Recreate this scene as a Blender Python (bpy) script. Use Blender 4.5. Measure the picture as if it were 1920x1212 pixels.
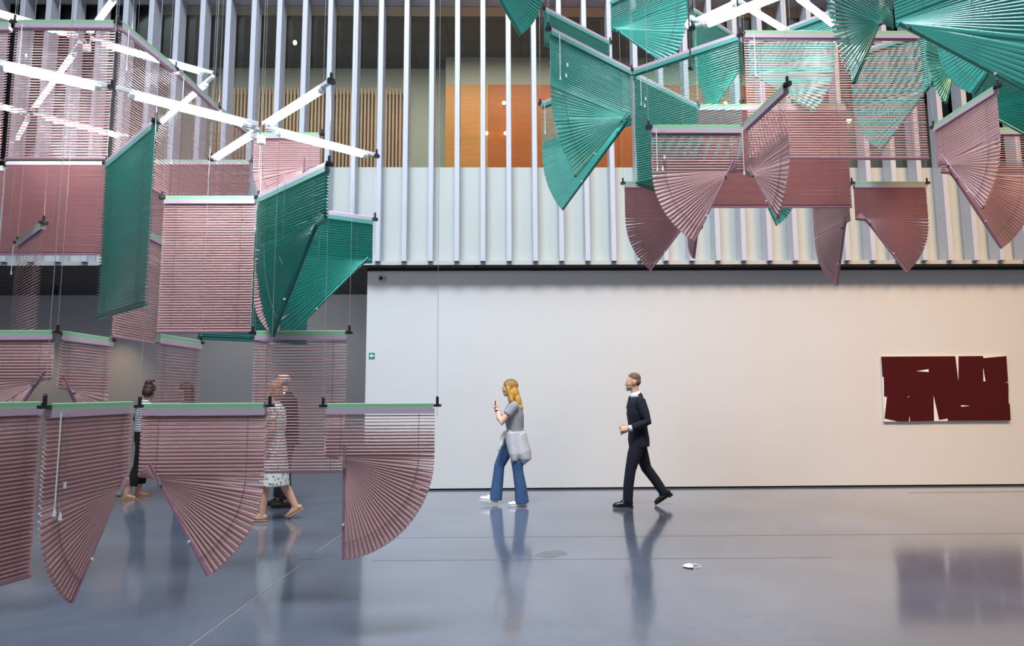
import bpy, bmesh, math, random
from mathutils import Vector, Matrix
random.seed(7)
PI = math.pi
R = math.radians
for o in list(bpy.data.objects):
    bpy.data.objects.remove(o, do_unlink=True)
SC = bpy.context.scene
COL = SC.collection

# ------------------------------------------------------------------ camera
F, W, H = 1200.0, 1920.0, 1212.0
CAM_Z = 1.56
YAW, PITCH, ROLL = R(1.0), R(6.13), R(0.30)
fwd = Vector((math.sin(YAW) * math.cos(PITCH), math.cos(YAW) * math.cos(PITCH), math.sin(PITCH)))
rt0 = fwd.cross(Vector((0, 0, 1))).normalized()
up0 = rt0.cross(fwd).normalized()
rt = rt0 * math.cos(ROLL) - up0 * math.sin(ROLL)
up = rt0 * math.sin(ROLL) + up0 * math.cos(ROLL)
CP = Vector((0, 0, CAM_Z))
cam = bpy.data.cameras.new('camera')
cam.sensor_width = 36.0
cam.lens = F / W * 36.0
cam.clip_start = 0.05
cam.clip_end = 200
camo = bpy.data.objects.new('camera', cam)
M = Matrix((rt, up, -fwd)).transposed().to_4x4()
M.translation = CP
camo.matrix_world = M
COL.objects.link(camo)
SC.camera = camo
SC.view_settings.view_transform = 'Standard'
SC.view_settings.look = 'None'
SC.view_settings.gamma = 1
SC.view_settings.use_curve_mapping = False
SC.view_settings.exposure = 0.0

# ------------------------------------------------------------------ world and lights
wd = bpy.data.worlds.new('world')
SC.world = wd
wd.use_nodes = True
wd.node_tree.nodes['Background'].inputs[0].default_value = (0.90, 0.92, 1.0, 1)
wd.node_tree.nodes['Background'].inputs[1].default_value = 0.27

def area(name, loc, target, sx, sy, power, color, spread=180):
    l = bpy.data.lights.new(name, 'AREA')
    l.shape = 'RECTANGLE'
    l.size, l.size_y = sx, sy
    l.energy = power
    l.color = color
    l.spread = R(spread)
    o = bpy.data.objects.new(name, l)
    o.location = loc
    d = Vector(target) - Vector(loc)
    o.rotation_euler = d.to_track_quat('-Z', 'Y').to_euler()
    COL.objects.link(o)
    return o
area('skylight', (-0.8, 5.4, 14.0), (-0.4, 9.2, 2.0), 8, 4, 315, (0.86, 0.93, 1.0), 116)
area('front_fill', (-1.2, -1.6, 19.0), (-0.6, 9.5, 2.5), 7, 4, 1090, (0.80, 0.90, 1.0), 76)  # added fill from behind the camera to brighten the blind fronts
area('warm_ceiling_light', (8.0, -1.0, 18.0), (7.4, 9.5, 1.5), 3.5, 3.4, 400, (1.0, 0.56, 0.22), 52)
area('recess_fill', (-4.6, 11.6, 3.5), (-4.4, 13.2, 1.0), 3.5, 0.4, 15, (0.95, 0.96, 1.0))  # added fill to brighten the recess back wall, no fitting built


def ray(x, y):
    return (fwd * F + rt * (x - W / 2) + up * (H / 2 - y)).normalized()

def at(x, y, Y):
    d = ray(x, y)
    return CP + d * (Y / d.y)

def atz(x, y, z):
    d = ray(x, y)
    return CP + d * ((z - CAM_Z) / d.z)

def proj(p):
    v = Vector(p) - CP
    c = v.dot(fwd)
    return (W / 2 + F * v.dot(rt) / c, H / 2 - F * v.dot(up) / c)

# ------------------------------------------------------------------ materials
def mat(name, color, rough=0.5, metal=0.0, emit=None, estr=0.0, noise=None, bump=None, spec=0.5, coat=0.0):
    m = bpy.data.materials.new(name)
    m.use_nodes = True
    nt = m.node_tree
    b = nt.nodes['Principled BSDF']
    b.inputs['Base Color'].default_value = (*color, 1)
    b.inputs['Roughness'].default_value = rough
    b.inputs['Metallic'].default_value = metal
    b.inputs['Specular IOR Level'].default_value = spec
    b.inputs['Coat Weight'].default_value = coat
    if emit:
        b.inputs['Emission Color'].default_value = (*emit, 1)
        b.inputs['Emission Strength'].default_value = estr
    if noise:
        sc, amt, stretch = noise
        tc = nt.nodes.new('ShaderNodeTexCoord')
        mp = nt.nodes.new('ShaderNodeMapping')
        mp.inputs['Scale'].default_value = stretch
        nz = nt.nodes.new('ShaderNodeTexNoise')
        nz.inputs['Scale'].default_value = sc
        nz.inputs['Detail'].default_value = 6
        cr = nt.nodes.new('ShaderNodeValToRGB')
        cr.color_ramp.elements[0].position = 0.3
        cr.color_ramp.elements[1].position = 0.7
        cr.color_ramp.elements[0].color = (*[c * (1 - amt) for c in color], 1)
        cr.color_ramp.elements[1].color = (*[min(1, c * (1 + amt)) for c in color], 1)
        nt.links.new(tc.outputs['Object'], mp.inputs[0])
        nt.links.new(mp.outputs[0], nz.inputs['Vector'])
        nt.links.new(nz.outputs['Fac'], cr.inputs[0])
        nt.links.new(cr.outputs[0], b.inputs['Base Color'])
        if bump:
            bp = nt.nodes.new('ShaderNodeBump')
            bp.inputs['Strength'].default_value = bump
            bp.inputs['Distance'].default_value = 0.01
            nt.links.new(nz.outputs['Fac'], bp.inputs['Height'])
            nt.links.new(bp.outputs[0], b.inputs['Normal'])
    return m

def srgb(r, g, b):
    f = lambda c: ((c / 255 + 0.055) / 1.055) ** 2.4 if c > 10 else c / 255 / 12.92
    return (f(r), f(g), f(b))

M_WALL = mat('wall_paint', (0.53, 0.53, 0.53), 0.85, noise=(1.2, 0.01, (1, 1, 1)))
M_DARKWALL = mat('grey_wall_paint', (0.52, 0.51, 0.52), 0.9, noise=(1.0, 0.02, (1, 1, 1)))
M_SOFFIT = mat('dark_soffit', (0.045, 0.042, 0.04), 0.6, noise=(3, 0.15, (1, 1, 1)))
M_BLACK = mat('black_recess', (0.008, 0.008, 0.009), 0.7, noise=(3, 0.1, (1, 1, 1)))
M_FIN = mat('fin_white_metal', (0.47, 0.485, 0.55), 0.35, noise=(2, 0.015, (1, 1, 1)))
M_LEDGE = mat('ledge_grey', (0.42, 0.42, 0.40), 0.5, noise=(3, 0.03, (1, 1, 1)))
M_PANEL = mat('enamel_panel', (0.47, 0.50, 0.475), 0.3, noise=(1, 0.015, (1, 1, 1)))
M_INWALL = mat('inner_wall', (0.55, 0.57, 0.52), 0.9, noise=(1, 0.03, (1, 1, 1)))
M_CEIL = mat('dark_ceiling_tile', (0.075, 0.075, 0.07), 0.8, noise=(2, 0.15, (1, 1, 1)))
M_ORANGE = mat('orange_wood', (0.55, 0.135, 0.006), 0.45, noise=(2.5, 0.12, (0.4, 0.4, 14)))
M_ORANGE2 = mat('light_orange_wood', (0.72, 0.30, 0.06), 0.45, noise=(2.5, 0.12, (0.4, 0.4, 10)))
M_TIMBER = mat('pale_timber', (0.62, 0.46, 0.32), 0.55, noise=(3, 0.15, (6, 6, 0.6)))
M_TIMBERBACK = mat('timber_back', (0.30, 0.13, 0.05), 0.6, noise=(3, 0.3, (2, 2, 2)))
M_PINK = mat('pink_slat_metal', (0.56, 0.32, 0.32), 0.34, 0.0, noise=(1.5, 0.04, (1, 1, 1)), spec=0.6, coat=0.1)
M_TEAL = mat('teal_slat_metal', (0.04, 0.36, 0.295), 0.30, 0.0, noise=(1.5, 0.06, (1, 1, 1)), spec=0.7, coat=0.2)
M_RPINK = mat('pink_headrail', (0.56, 0.42, 0.52), 0.4, 0.1, noise=(2, 0.03, (1, 1, 1)))
M_RGREEN = mat('green_bar', (0.26, 0.50, 0.30), 0.45, noise=(2, 0.03, (1, 1, 1)))
M_RTEAL = mat('teal_headrail', (0.10, 0.36, 0.31), 0.4, 0.1, noise=(2, 0.03, (1, 1, 1)))
M_BPINK = mat('mauve_bottom_rail', (0.38, 0.20, 0.27), 0.3, 0.3, noise=(2, 0.03, (1, 1, 1)))
M_BTEAL = mat('teal_bottom_rail', (0.01, 0.16, 0.13), 0.3, 0.3, noise=(2, 0.03, (1, 1, 1)))
M_CORD = mat('grey_cord', (0.16, 0.19, 0.17), 0.9, noise=(60, 0.1, (1, 1, 1)))
M_WIRE = mat('steel_wire', (0.55, 0.56, 0.58), 0.35, 0.6, noise=(60, 0.1, (1, 1, 1)))
M_PLASTIC = mat('white_plastic', (0.78, 0.79, 0.80), 0.35, noise=(10, 0.02, (1, 1, 1)))
M_BLK = mat('black_plastic', (0.012, 0.012, 0.014), 0.4, noise=(10, 0.1, (1, 1, 1)))
M_TUBE = mat('lit_tube', (1, 1, 1), 0.5, emit=(0.90, 0.95, 1.0), estr=66)
M_BATTEN = mat('white_batten', (0.82, 0.83, 0.85), 0.35, noise=(4, 0.02, (1, 1, 1)))
M_LAMPDOT = mat('lamp_dot_glow', (1, 1, 1), 0.5, emit=(1.0, 0.86, 0.66), estr=8)  # glow of small lamps and of stand-in lamp reflections

def glass_mat():
    m = bpy.data.materials.new('window_glass')
    m.use_nodes = True
    nt = m.node_tree
    nt.nodes.clear()
    out = nt.nodes.new('ShaderNodeOutputMaterial')
    mx = nt.nodes.new('ShaderNodeMixShader')
    tr = nt.nodes.new('ShaderNodeBsdfTransparent')
    tr.inputs[0].default_value = (0.86, 0.90, 0.88, 1)
    gl = nt.nodes.new('ShaderNodeBsdfGlossy')
    gl.inputs['Roughness'].default_value = 0.02
    fr = nt.nodes.new('ShaderNodeFresnel')
    fr.inputs[0].default_value = 1.55
    nt.links.new(fr.outputs[0], mx.inputs[0])
    nt.links.new(tr.outputs[0], mx.inputs[1])
    nt.links.new(gl.outputs[0], mx.inputs[2])
    nt.links.new(mx.outputs[0], out.inputs[0])
    return m
M_GLASS = glass_mat()

def floor_mat():
    m = bpy.data.materials.new('polished_concrete')
    m.use_nodes = True
    nt = m.node_tree
    b = nt.nodes['Principled BSDF']
    tc = nt.nodes.new('ShaderNodeTexCoord')
    n1 = nt.nodes.new('ShaderNodeTexNoise')
    n1.inputs['Scale'].default_value = 0.9
    n1.inputs['Detail'].default_value = 9
    n1.inputs['Roughness'].default_value = 0.62
    n1.inputs['Distortion'].default_value = 0.6
    cr = nt.nodes.new('ShaderNodeValToRGB')
    cr.color_ramp.elements[0].position = 0.32
    cr.color_ramp.elements[1].position = 0.70
    cr.color_ramp.elements[0].color = (0.095, 0.115, 0.160, 1)
    cr.color_ramp.elements[1].color = (0.150, 0.170, 0.220, 1)
    n2 = nt.nodes.new('ShaderNodeTexNoise')
    n2.inputs['Scale'].default_value = 14
    n2.inputs['Detail'].default_value = 5
    mr = nt.nodes.new('ShaderNodeMapRange')
    mr.inputs[3].default_value = 0.10
    mr.inputs[4].default_value = 0.19
    n3 = nt.nodes.new('ShaderNodeTexNoise')
    n3.inputs['Scale'].default_value = 2.2
    n3.inputs['Detail'].default_value = 4
    bp = nt.nodes.new('ShaderNodeBump')
    bp.inputs['Strength'].default_value = 0.05
    bp.inputs['Distance'].default_value = 0.02
    for n in (n1, n2, n3):
        nt.links.new(tc.outputs['Object'], n.inputs['Vector'])
    nt.links.new(n1.outputs['Fac'], cr.inputs[0])
    nt.links.new(cr.outputs[0], b.inputs['Base Color'])
    nt.links.new(n1.outputs['Fac'], mr.inputs[0])
    nt.links.new(mr.outputs[0], b.inputs['Roughness'])
    nt.links.new(n3.outputs['Fac'], bp.inputs['Height'])
    nt.links.new(bp.outputs[0], b.inputs['Normal'])
    b.inputs['Specular IOR Level'].default_value = 0.6
    b.inputs['Coat Weight'].default_value = 0.6
    b.inputs['Coat Roughness'].default_value = 0.10
    return m
M_FLOOR = floor_mat()

# ------------------------------------------------------------------ mesh helpers
def link(name, me, m=None, parent=None):
    o = bpy.data.objects.new(name, me)
    if m and me and not me.materials:
        me.materials.append(m)
    COL.objects.link(o)
    if parent:
        o.parent = parent
    return o

def mesh_from(bm, name, smooth=False):
    me = bpy.data.meshes.new(name)
    bmesh.ops.recalc_face_normals(bm, faces=bm.faces)
    bm.to_mesh(me)
    bm.free()
    if smooth:
        for p in me.polygons:
            p.use_smooth = True
    return me

def obj(name, bm, m, parent=None, smooth=False):
    return link(name, mesh_from(bm, name, smooth), m, parent)

def box(bm, x0, x1, y0, y1, z0, z1):
    v = [bm.verts.new((x, y, z)) for x in (x0, x1) for y in (y0, y1) for z in (z0, z1)]
    for f in ((0, 1, 3, 2), (4, 6, 7, 5), (0, 4, 5, 1), (2, 3, 7, 6), (0, 2, 6, 4), (1, 5, 7, 3)):
        bm.faces.new([v[i] for i in f])
    return v

def frame_of(d):
    d = d.normalized()
    a = Vector((0, 0, 1)) if abs(d.z) < 0.9 else Vector((1, 0, 0))
    u = d.cross(a).normalized()
    return u, d.cross(u).normalized()

def tube(bm, pts, r, n=6, r2=None, cap=True):
    pts = [Vector(p) for p in pts]
    rings = []
    for i, p in enumerate(pts):
        d = (pts[min(i + 1, len(pts) - 1)] - pts[max(i - 1, 0)])
        if d.length < 1e-9:
            d = Vector((0, 0, 1))
        u, v = frame_of(d)
        rr = r[i] if isinstance(r, (list, tuple)) else r
        ry = rr if r2 is None else r2
        rings.append([bm.verts.new(p + u * rr * math.cos(2 * PI * k / n) + v * ry * math.sin(2 * PI * k / n)) for k in range(n)])
    for a, b in zip(rings, rings[1:]):
        for k in range(n):
            bm.faces.new((a[k], a[(k + 1) % n], b[(k + 1) % n], b[k]))
    if cap:
        bm.faces.new(rings[0][::-1])
        bm.faces.new(rings[-1])

def beam(bm, a, b, prof, upv=Vector((0, 0, 1))):
    """extrude profile [(side, up)] from a to b"""
    a, b = Vector(a), Vector(b)
    d = (b - a).normalized()
    s = d.cross(upv).normalized()
    u = s.cross(d).normalized()
    r0 = [bm.verts.new(a + s * p[0] + u * p[1]) for p in prof]
    r1 = [bm.verts.new(b + s * p[0] + u * p[1]) for p in prof]
    n = len(prof)
    for k in range(n):
        bm.faces.new((r0[k], r0[(k + 1) % n], r1[(k + 1) % n], r1[k]))
    bm.faces.new(r0[::-1])
    bm.faces.new(r1)

def ell(bm, c, r, rot=None, seg=16, rings=10):
    T = Matrix.Translation(Vector(c))
    if rot:
        T = T @ rot.to_4x4()
    T = T @ Matrix.Diagonal((*r, 1))
    bmesh.ops.create_uvsphere(bm, u_segments=seg, v_segments=rings, radius=1, matrix=T)

def chain(bm, seq, n=14, ends=(0, -1)):
    """seq: (point, r_side, r_fore) lofted closed tube with rounded ends"""
    pts = [Vector(s[0]) for s in seq]
    rings = []
    for i, s in enumerate(seq):
        d = pts[min(i + 1, len(pts) - 1)] - pts[max(i - 1, 0)]
        d.normalize()
        side = Vector((0, 1, 0))
        side = (side - d * side.dot(d))
        if side.length < 0.2:
            side = Vector((1, 0, 0)) - d * d.x
        side.normalize()
        fo = d.cross(side)
        rings.append([bm.verts.new(pts[i] + side * s[1] * math.cos(2 * PI * k / n) + fo * s[2] * math.sin(2 * PI * k / n)) for k in range(n)])
    for a, b in zip(rings, rings[1:]):
        for k in range(n):
            bm.faces.new((a[k], a[(k + 1) % n], b[(k + 1) % n], b[k]))
    bm.faces.new(rings[0][::-1])
    bm.faces.new(rings[-1])
    for s in [seq[e] for e in ends]:
        r = min(s[1], s[2])
        ell(bm, s[0], (r, r, r), seg=10, rings=6)

def poly_plate(bm, pts, d):
    """pts list of Vectors (planar), extruded by vector d"""
    a = [bm.verts.new(p) for p in pts]
    b = [bm.verts.new(Vector(p) + d) for p in pts]
    n = len(pts)
    bm.faces.new(a)
    bm.faces.new(b[::-1])
    for k in range(n):
        bm.faces.new((a[k], b[k], b[(k + 1) % n], a[(k + 1) % n]))

def thing(name, label, cat, loc=(0, 0, 0), group=None, rz=0):
    o = bpy.data.objects.new(name, None)
    o.empty_display_size = 0.1
    COL.objects.link(o)
    o.location = loc
    o.rotation_euler = (0, 0, rz)
    tag(o, label, cat, group)
    return o

def tag(o, label, cat, group=None):
    o['label'] = label
    o['category'] = cat
    if group:
        o['group'] = group
    return o

def struct(name, bm, m, parent=None, smooth=False):
    o = obj(name, bm, m, parent, smooth)
    if not parent:
        o['kind'] = 'structure'
    return o

# ------------------------------------------------------------------ setting
XL, XR = -16.0, 17.0
YWALL = 10.46
ZS = at(960, 502.5, YWALL).z            # underside of upper storey
YBACK = 13.3
XW = at(689, 520, YWALL).x              # left end of the white wall
YG = 10.40                               # glass plane
YF = 10.12                               # front of the fins
ZFB = at(960, 489.5, YF).z
ZSILL = at(960, 314, YG).z
ZTOP = at(330, 9, YG).z
print('ZS', ZS, 'ZFB', ZFB, 'ZSILL', ZSILL, 'ZTOP', ZTOP, 'XW', XW)

bm = bmesh.new()
box(bm, XL, XR, -6, YBACK + 0.3, -0.2, 0)
struct('floor', bm, M_FLOOR)
bm = bmesh.new()
box(bm, XW, XR, YWALL, YWALL + 0.22, 0.028, ZS - 0.004)
struct('wall_right', bm, M_WALL)
bm = bmesh.new()
box(bm, XW + 0.01, XR, YWALL + 0.02, YWALL + 0.2, 0.0, 0.028)
struct('baseboard_right', bm, M_BLACK)
bm = bmesh.new()
box(bm, XL, XW + 0.4, YBACK, YBACK + 0.2, 0, ZS)
struct('wall_back', bm, M_DARKWALL)
bm = bmesh.new()
box(bm, XL, XR, 10.21, YBACK + 0.2, ZS, ZS + 0.012)
sof = struct('ceiling', bm, M_SOFFIT)
# ceiling boards of the low soffit
k = 0
x = XL
while x < XR:
    b = bmesh.new()
    box(b, x + 0.006, x + 1.19, 10.24, 11.7, ZS - 0.006, ZS)
    obj('ceiling_board', b, M_SOFFIT, sof)
    if x < XW:
        b = bmesh.new()
        box(b, x + 0.006, x + 1.19, 11.71, YBACK, ZS - 0.006, ZS)
        obj('ceiling_board', b, M_SOFFIT, sof)
    x += 1.2
# ledge
bm = bmesh.new()
box(bm, XL, XR, 10.20, YG + 0.02, ZS - 0.0, ZFB + 0.02)
struct('trim_1', bm, M_LEDGE)
bm = bmesh.new()
box(bm, XW, XR, YWALL - 0.03, YWALL + 0.2, ZS - 0.05, ZS - 0.004)
struct('slot_shade', bm, M_BLACK)  # black strip puts the shade of the slot above the wall into colour

# fins: front positions measured along the ledge
fx = [at(x, 489, YF).x for x in (707, 755, 804.8, 855, 906, 955)]
PITCHX = (fx[-1] - fx[0]) / 5
print('fin pitch', PITCHX)
bm = bmesh.new()
box(bm, XL, XR, YF - 0.02, YG + 0.3, ZTOP, ZTOP + 0.5)
facade = struct('wall_upper', bm, M_FIN)
fin_bm = bmesh.new()
FW, FD = 0.042, 0.235
prof = [(-FW, 0.008), (-FW + 0.008, 0), (FW - 0.008, 0), (FW, 0.008), (FW, FD), (-FW, FD)]
r0 = [fin_bm.verts.new((p[0], p[1], 0)) for p in prof]
r1 = [fin_bm.verts.new((p[0], p[1], ZTOP - ZFB + 0.02)) for p in prof]
for k in range(6):
    fin_bm.faces.new((r0[k], r0[(k + 1) % 6], r1[(k + 1) % 6], r1[k]))
fin_bm.faces.new(r0[::-1])
fin_bm.faces.new(r1)
fin_me = mesh_from(fin_bm, 'fin')
fin_me.materials.append(M_FIN)
hole_bm = bmesh.new()
tube(hole_bm, [(0, 0, 0), (0, 0, 0.004)], 0.034, 12, r2=0.036)
hole_me = mesh_from(hole_bm, 'fin_opening')
hole_me.materials.append(M_BLACK)
bolt_bm = bmesh.new()
tube(bolt_bm, [(0, 0, 0), (0.006, 0, 0)], 0.012, 8)
bolt_me = mesh_from(bolt_bm, 'bolt')
bolt_me.materials.append(M_LEDGE)
pane_bm = bmesh.new()
box(pane_bm, -PITCHX / 2 + 0.004, PITCHX / 2 - 0.004, 0, 0.012, ZSILL, ZTOP)
pane_me = mesh_from(pane_bm, 'pane')
pane_me.materials.append(M_GLASS)
pan_bm = bmesh.new()
box(pan_bm, -PITCHX / 2 + 0.003, PITCHX / 2 - 0.003, 0, 0.014, ZFB + 0.02, ZSILL)
pan_me = mesh_from(pan_bm, 'panel')
pan_me.materials.append(M_PANEL)
bm = bmesh.new()
box(bm, XL, XR, YG + 0.02, YG + 0.10, ZSILL - 0.06, ZSILL - 0.005)
win = struct('window_1', bm, M_FIN)
i0, i1 = -25, 34
for i in range(i0, i1):
    X = fx[0] + i * PITCHX
    o = link('fin', fin_me, None, facade)
    o.location = (X, YF, ZFB)
    h = link('fin_opening', hole_me, None, o)
    h.location = (0, 0.042, -0.004)
    for zz in (0.78, ZTOP - ZFB - 0.12):
        h = link('bolt', bolt_me, None, o)
        h.location = (FW, FD * 0.7, zz)
        if X > 0:
            h.location.x = -FW - 0.006
    p = link('pane', pane_me, None, win)
    p.location = (X + PITCHX / 2, YG, 0)
    p = link('panel', pan_me, None, facade)
    p.location = (X + PITCHX / 2, YG, 0)

# inner storey
bm = bmesh.new()
box(bm, XL, XR, YG + 0.12, 15.0, ZSILL - 0.25, ZSILL - 0.12)
struct('floor_upper', bm, M_INWALL)
Y1, Y2 = 12.9, 12.4
ZC = at(560, 128, Y1).z
bm = bmesh.new()
box(bm, XL, XR, YG + 0.03, 15, ZC + 0.03, ZC + 0.12)
cu = struct('ceiling_upper', bm, M_BLACK)
tile_bm = bmesh.new()
box(tile_bm, 0.006, 0.70, 0.006, 0.70, ZC, ZC + 0.03)
tile_me = mesh_from(tile_bm, 'ceiling_tile')
tile_me.materials.append(M_CEIL)
x = -13.0
while x < 12:
    for j in range(4):
        o = link('ceiling_tile', tile_me, None, cu)
        o.location = (x, YG + 0.06 + j * 0.706, 0)
    x += 0.706
XO = at(835, 240, Y2).x
XO2 = at(1478, 240, Y2).x
bm = bmesh.new()
box(bm, XL, XO, Y1, Y1 + 0.15, ZSILL - 0.2, ZC)
struct('wall_inner', bm, M_INWALL)
bm = bmesh.new()
box(bm, XO, XR, Y2 + 0.02, Y2 + 0.17, ZSILL - 0.2, ZC + 0.03)
struct('wall_inner_right', bm, M_INWALL)
# orange wood cladding boards
clad = thing('wood_cladding', 'orange wooden wall cladding behind the upper windows', 'wall cladding', (0, Y2, ZSILL))
ZO = at(1000, 160, Y2).z
nb = 8
for j in range(nb):
    xa, xb = XO + (XO2 - XO) * j / nb, XO + (XO2 - XO) * (j + 1) / nb
    b = bmesh.new()
    box(b, xa + 0.004, xb - 0.004, -0.02, 0.018, 0.10, ZO - ZSILL)
    obj('wood_panel', b, M_ORANGE2 if j == 0 else M_ORANGE, clad)
    b = bmesh.new()
    box(b, xa + 0.004, xb - 0.004, -0.02, 0.018, -0.2, 0.09)
    obj('wood_panel', b, M_ORANGE, clad)
# timber slat screen
XT0, XT1 = at(395, 240, Y1 - 0.3).x, at(757, 240, Y1 - 0.3).x
ZT = at(560, 165, Y1 - 0.3).z
scr = thing('timber_screen', 'screen of pale vertical timber slats behind the upper windows', 'screen', (XT0, Y1 - 0.3, ZSILL - 0.2))
b = bmesh.new()
box(b, 0, XT1 - XT0, 0.16, 0.19, 0, ZT - ZSILL + 0.2)
obj('backing_board', b, M_TIMBERBACK, scr)
for zz in (0.32, ZT - ZSILL + 0.1):
    b = bmesh.new()
    box(b, 0, XT1 - XT0, 0.055, 0.085, zz, zz + 0.06)
    obj('batten_rail', b, M_TIMBER, scr)
b = bmesh.new()
box(b, 0, 0.038, 0, 0.05, 0, ZT - ZSILL + 0.2)
sl_me = mesh_from(b, 'timber_slat')
sl_me.materials.append(M_TIMBER)
n = int((XT1 - XT0) / 0.072)
for j in range(n):
    o = link('timber_slat', sl_me, None, scr)
    o.location = (j * 0.072, 0, 0)
area('upper_room_fill', (at(1150, 0, 11.5).x, YG + 0.5, ZC - 0.06), (at(1150, 0, 11.5).x, 12.4, ZC - 2.6), 7, 0.2, 85, (1.0, 0.88, 0.70), 120)  # added unseen wash to brighten the orange wall, no fitting built
area('upper_room_fill_left', (at(560, 0, 11.5).x, YG + 0.5, ZC - 0.06), (at(560, 0, 11.5).x, 12.7, ZC - 2.6), 5, 0.2, 48, (1.0, 0.92, 0.80), 120)  # same kind of added wash, aimed at the timber screen
# glowing balls: most stand in for lamp reflections, the rest are small lamps
for k, (x, y, Y) in enumerate([(330, 87, 11.6), (553, 80, 11.6), (945, 193, 12.3), (948, 250, 12.3), (912, 250, 12.3), (1360, 194, 12.3), (1592, 226, 12.3)]):
    p = at(x, y, Y)
    t = thing('lamp_dot', ['small glowing ball for a lamp reflection near the left ceiling', 'small glowing ball for a lamp reflection above the timber screen',
              'upper small glowing ball for a lamp reflection on the orange wall', 'lower right small glowing ball for a lamp reflection on the orange wall', 'lower left small glowing ball for a lamp reflection on the orange wall',
              'small glowing lamp seen behind the wide white-lit blind', 'glowing lamp at the right beside the pale beige wall'][k], 'lamp', p, 'small lamps and lamp reflections of the upper room')
    b = bmesh.new()
    rr = 0.036 if k != 6 else 0.045
    ell(b, (0, 0, 0), (rr, rr, rr * (1.25 if k < 2 else 1)), seg=12, rings=8)
    obj('glow_ball', b, M_LAMPDOT, t, True)
    b = bmesh.new()
    tube(b, [(0, 0.02, 0), (0, 0.06, 0)] if k > 1 else [(0, 0, 0.03), (0, 0, ZC - p.z)], 0.02 if k > 1 else 0.008, 10)
    obj('dot_mount', b, M_BLK, t)

# warm wash on the recess wall
for k, x in enumerate((195, 30)):
    p = at(x, 560, 12.6)
    l = bpy.data.lights.new('spot', 'SPOT')
    l.energy = 60
    l.spot_size = R(70)
    l.spot_blend = 1
    l.color = (1.0, 0.72, 0.42)
    o = bpy.data.objects.new('recess_spot_light', l)
    o.location = (p.x, 12.55, 3.3)
    o.rotation_euler = (R(14), 0, 0)
    COL.objects.link(o)
# track spotlight on soffit
p = at(104, 528, 12.3)
t = thing('track_spotlight', 'black spotlight on the dark recess ceiling at the left', 'spotlight', (p.x, 12.3, ZS - 0.006))
b = bmesh.new()
tube(b, [(0, 0, 0), (0, 0, -0.03)], 0.05, 12)
obj('lamp_base', b, M_BLK, t)
b = bmesh.new()
tube(b, [(0, 0, -0.03), (0, 0, -0.06)], 0.01, 8)
obj('stem', b, M_BLK, t)
b = bmesh.new()
tube(b, [(0, 0, -0.05), (0, 0, -0.07), (0.01, 0, -0.14)], [0.03, 0.055, 0.055], 14)
obj('lamp_head', b, M_BLK, t)

# ---------------------------------------------------------------- floor details
def strip(name, label, cat, a, b_, w, m, h=0.002):
    bb = bmesh.new()
    a, b_ = Vector(a), Vector(b_)
    beam(bb, (a.x, a.y, 0), (b_.x, b_.y, 0), [(-w, 0), (w, 0), (w, h), (-w, h)])
    o = obj(name, bb, m)
    tag(o, label, cat)
    return o
M_BRASS = mat('brass_strip', (0.42, 0.38, 0.30), 0.4, 0.3, noise=(20, 0.1, (1, 1, 1)))
M_SEAM = mat('floor_seam', (0.07, 0.08, 0.10), 0.6, noise=(9, 0.2, (1, 1, 1)))
M_SEAM2 = mat('faint_floor_seam', (0.115, 0.13, 0.165), 0.3, noise=(9, 0.1, (1, 1, 1)))
strip('floor_strip', 'thin pale metal strip running from the floor hatch to the front edge', 'floor strip', atz(350, 1217, 0), atz(560, 1062, 0), 0.004, M_BRASS)
strip('floor_strip', 'short pale metal strip running behind the floor hatch', 'floor strip', atz(592, 1036, 0), atz(648, 998, 0), 0.004, M_BRASS)
for a, b_, l in (((640, 1010), (1920, 1001), 'faint joint line crossing the floor nearer the wall'),
                 ((700, 1052), (1560, 1046), 'faint joint line crossing the floor nearer the viewer')):
    strip('floor_joint', l, 'floor joint', atz(*a, 0), atz(*b_, 0), 0.006, M_SEAM2, 0.0012)
strip('floor_slot', 'narrow dark slot in the floor below the red artwork', 'floor slot', atz(1702, 924.5, 0), atz(1960, 922, 0), 0.012, M_SEAM, 0.0015)
pts = [atz(x, y, 0) for x, y in ((556, 1050), (602, 1050), (624, 1038), (578, 1038))]
t = thing('floor_hatch', 'small square floor hatch with a metal rim on the pale strip', 'floor hatch', pts[0])
b = bmesh.new()
poly_plate(b, [p - pts[0] for p in pts], Vector((0, 0, 0.002)))
obj('rim', b, mat('hatch_metal', (0.20, 0.23, 0.24), 0.4, 0.4, noise=(8, 0.1, (1, 1, 1))), t)
c = sum((p for p in pts), Vector()) / 4
b = bmesh.new()
poly_plate(b, [(c + (p - c) * 0.86) - pts[0] for p in pts], Vector((0, 0, 0.0035)))
obj('lid', b, M_FLOOR, t)
# stain
pts = [(1003, 1043), (1015, 1036), (1030, 1034), (1050, 1032), (1062, 1036), (1063, 1040), (1045, 1044), (1030, 1047), (1018, 1045)]
b = bmesh.new()
poly_plate(b, [atz(x, y, 0.0) for x, y in pts], Vector((0, 0, 0.0012)))
tag(obj('floor_stain', b, mat('damp_concrete', (0.11, 0.12, 0.14), 0.12, noise=(6, 0.15, (1, 1, 1)))), 'dark damp stain on the floor in front of the walking woman', 'stain')
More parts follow.
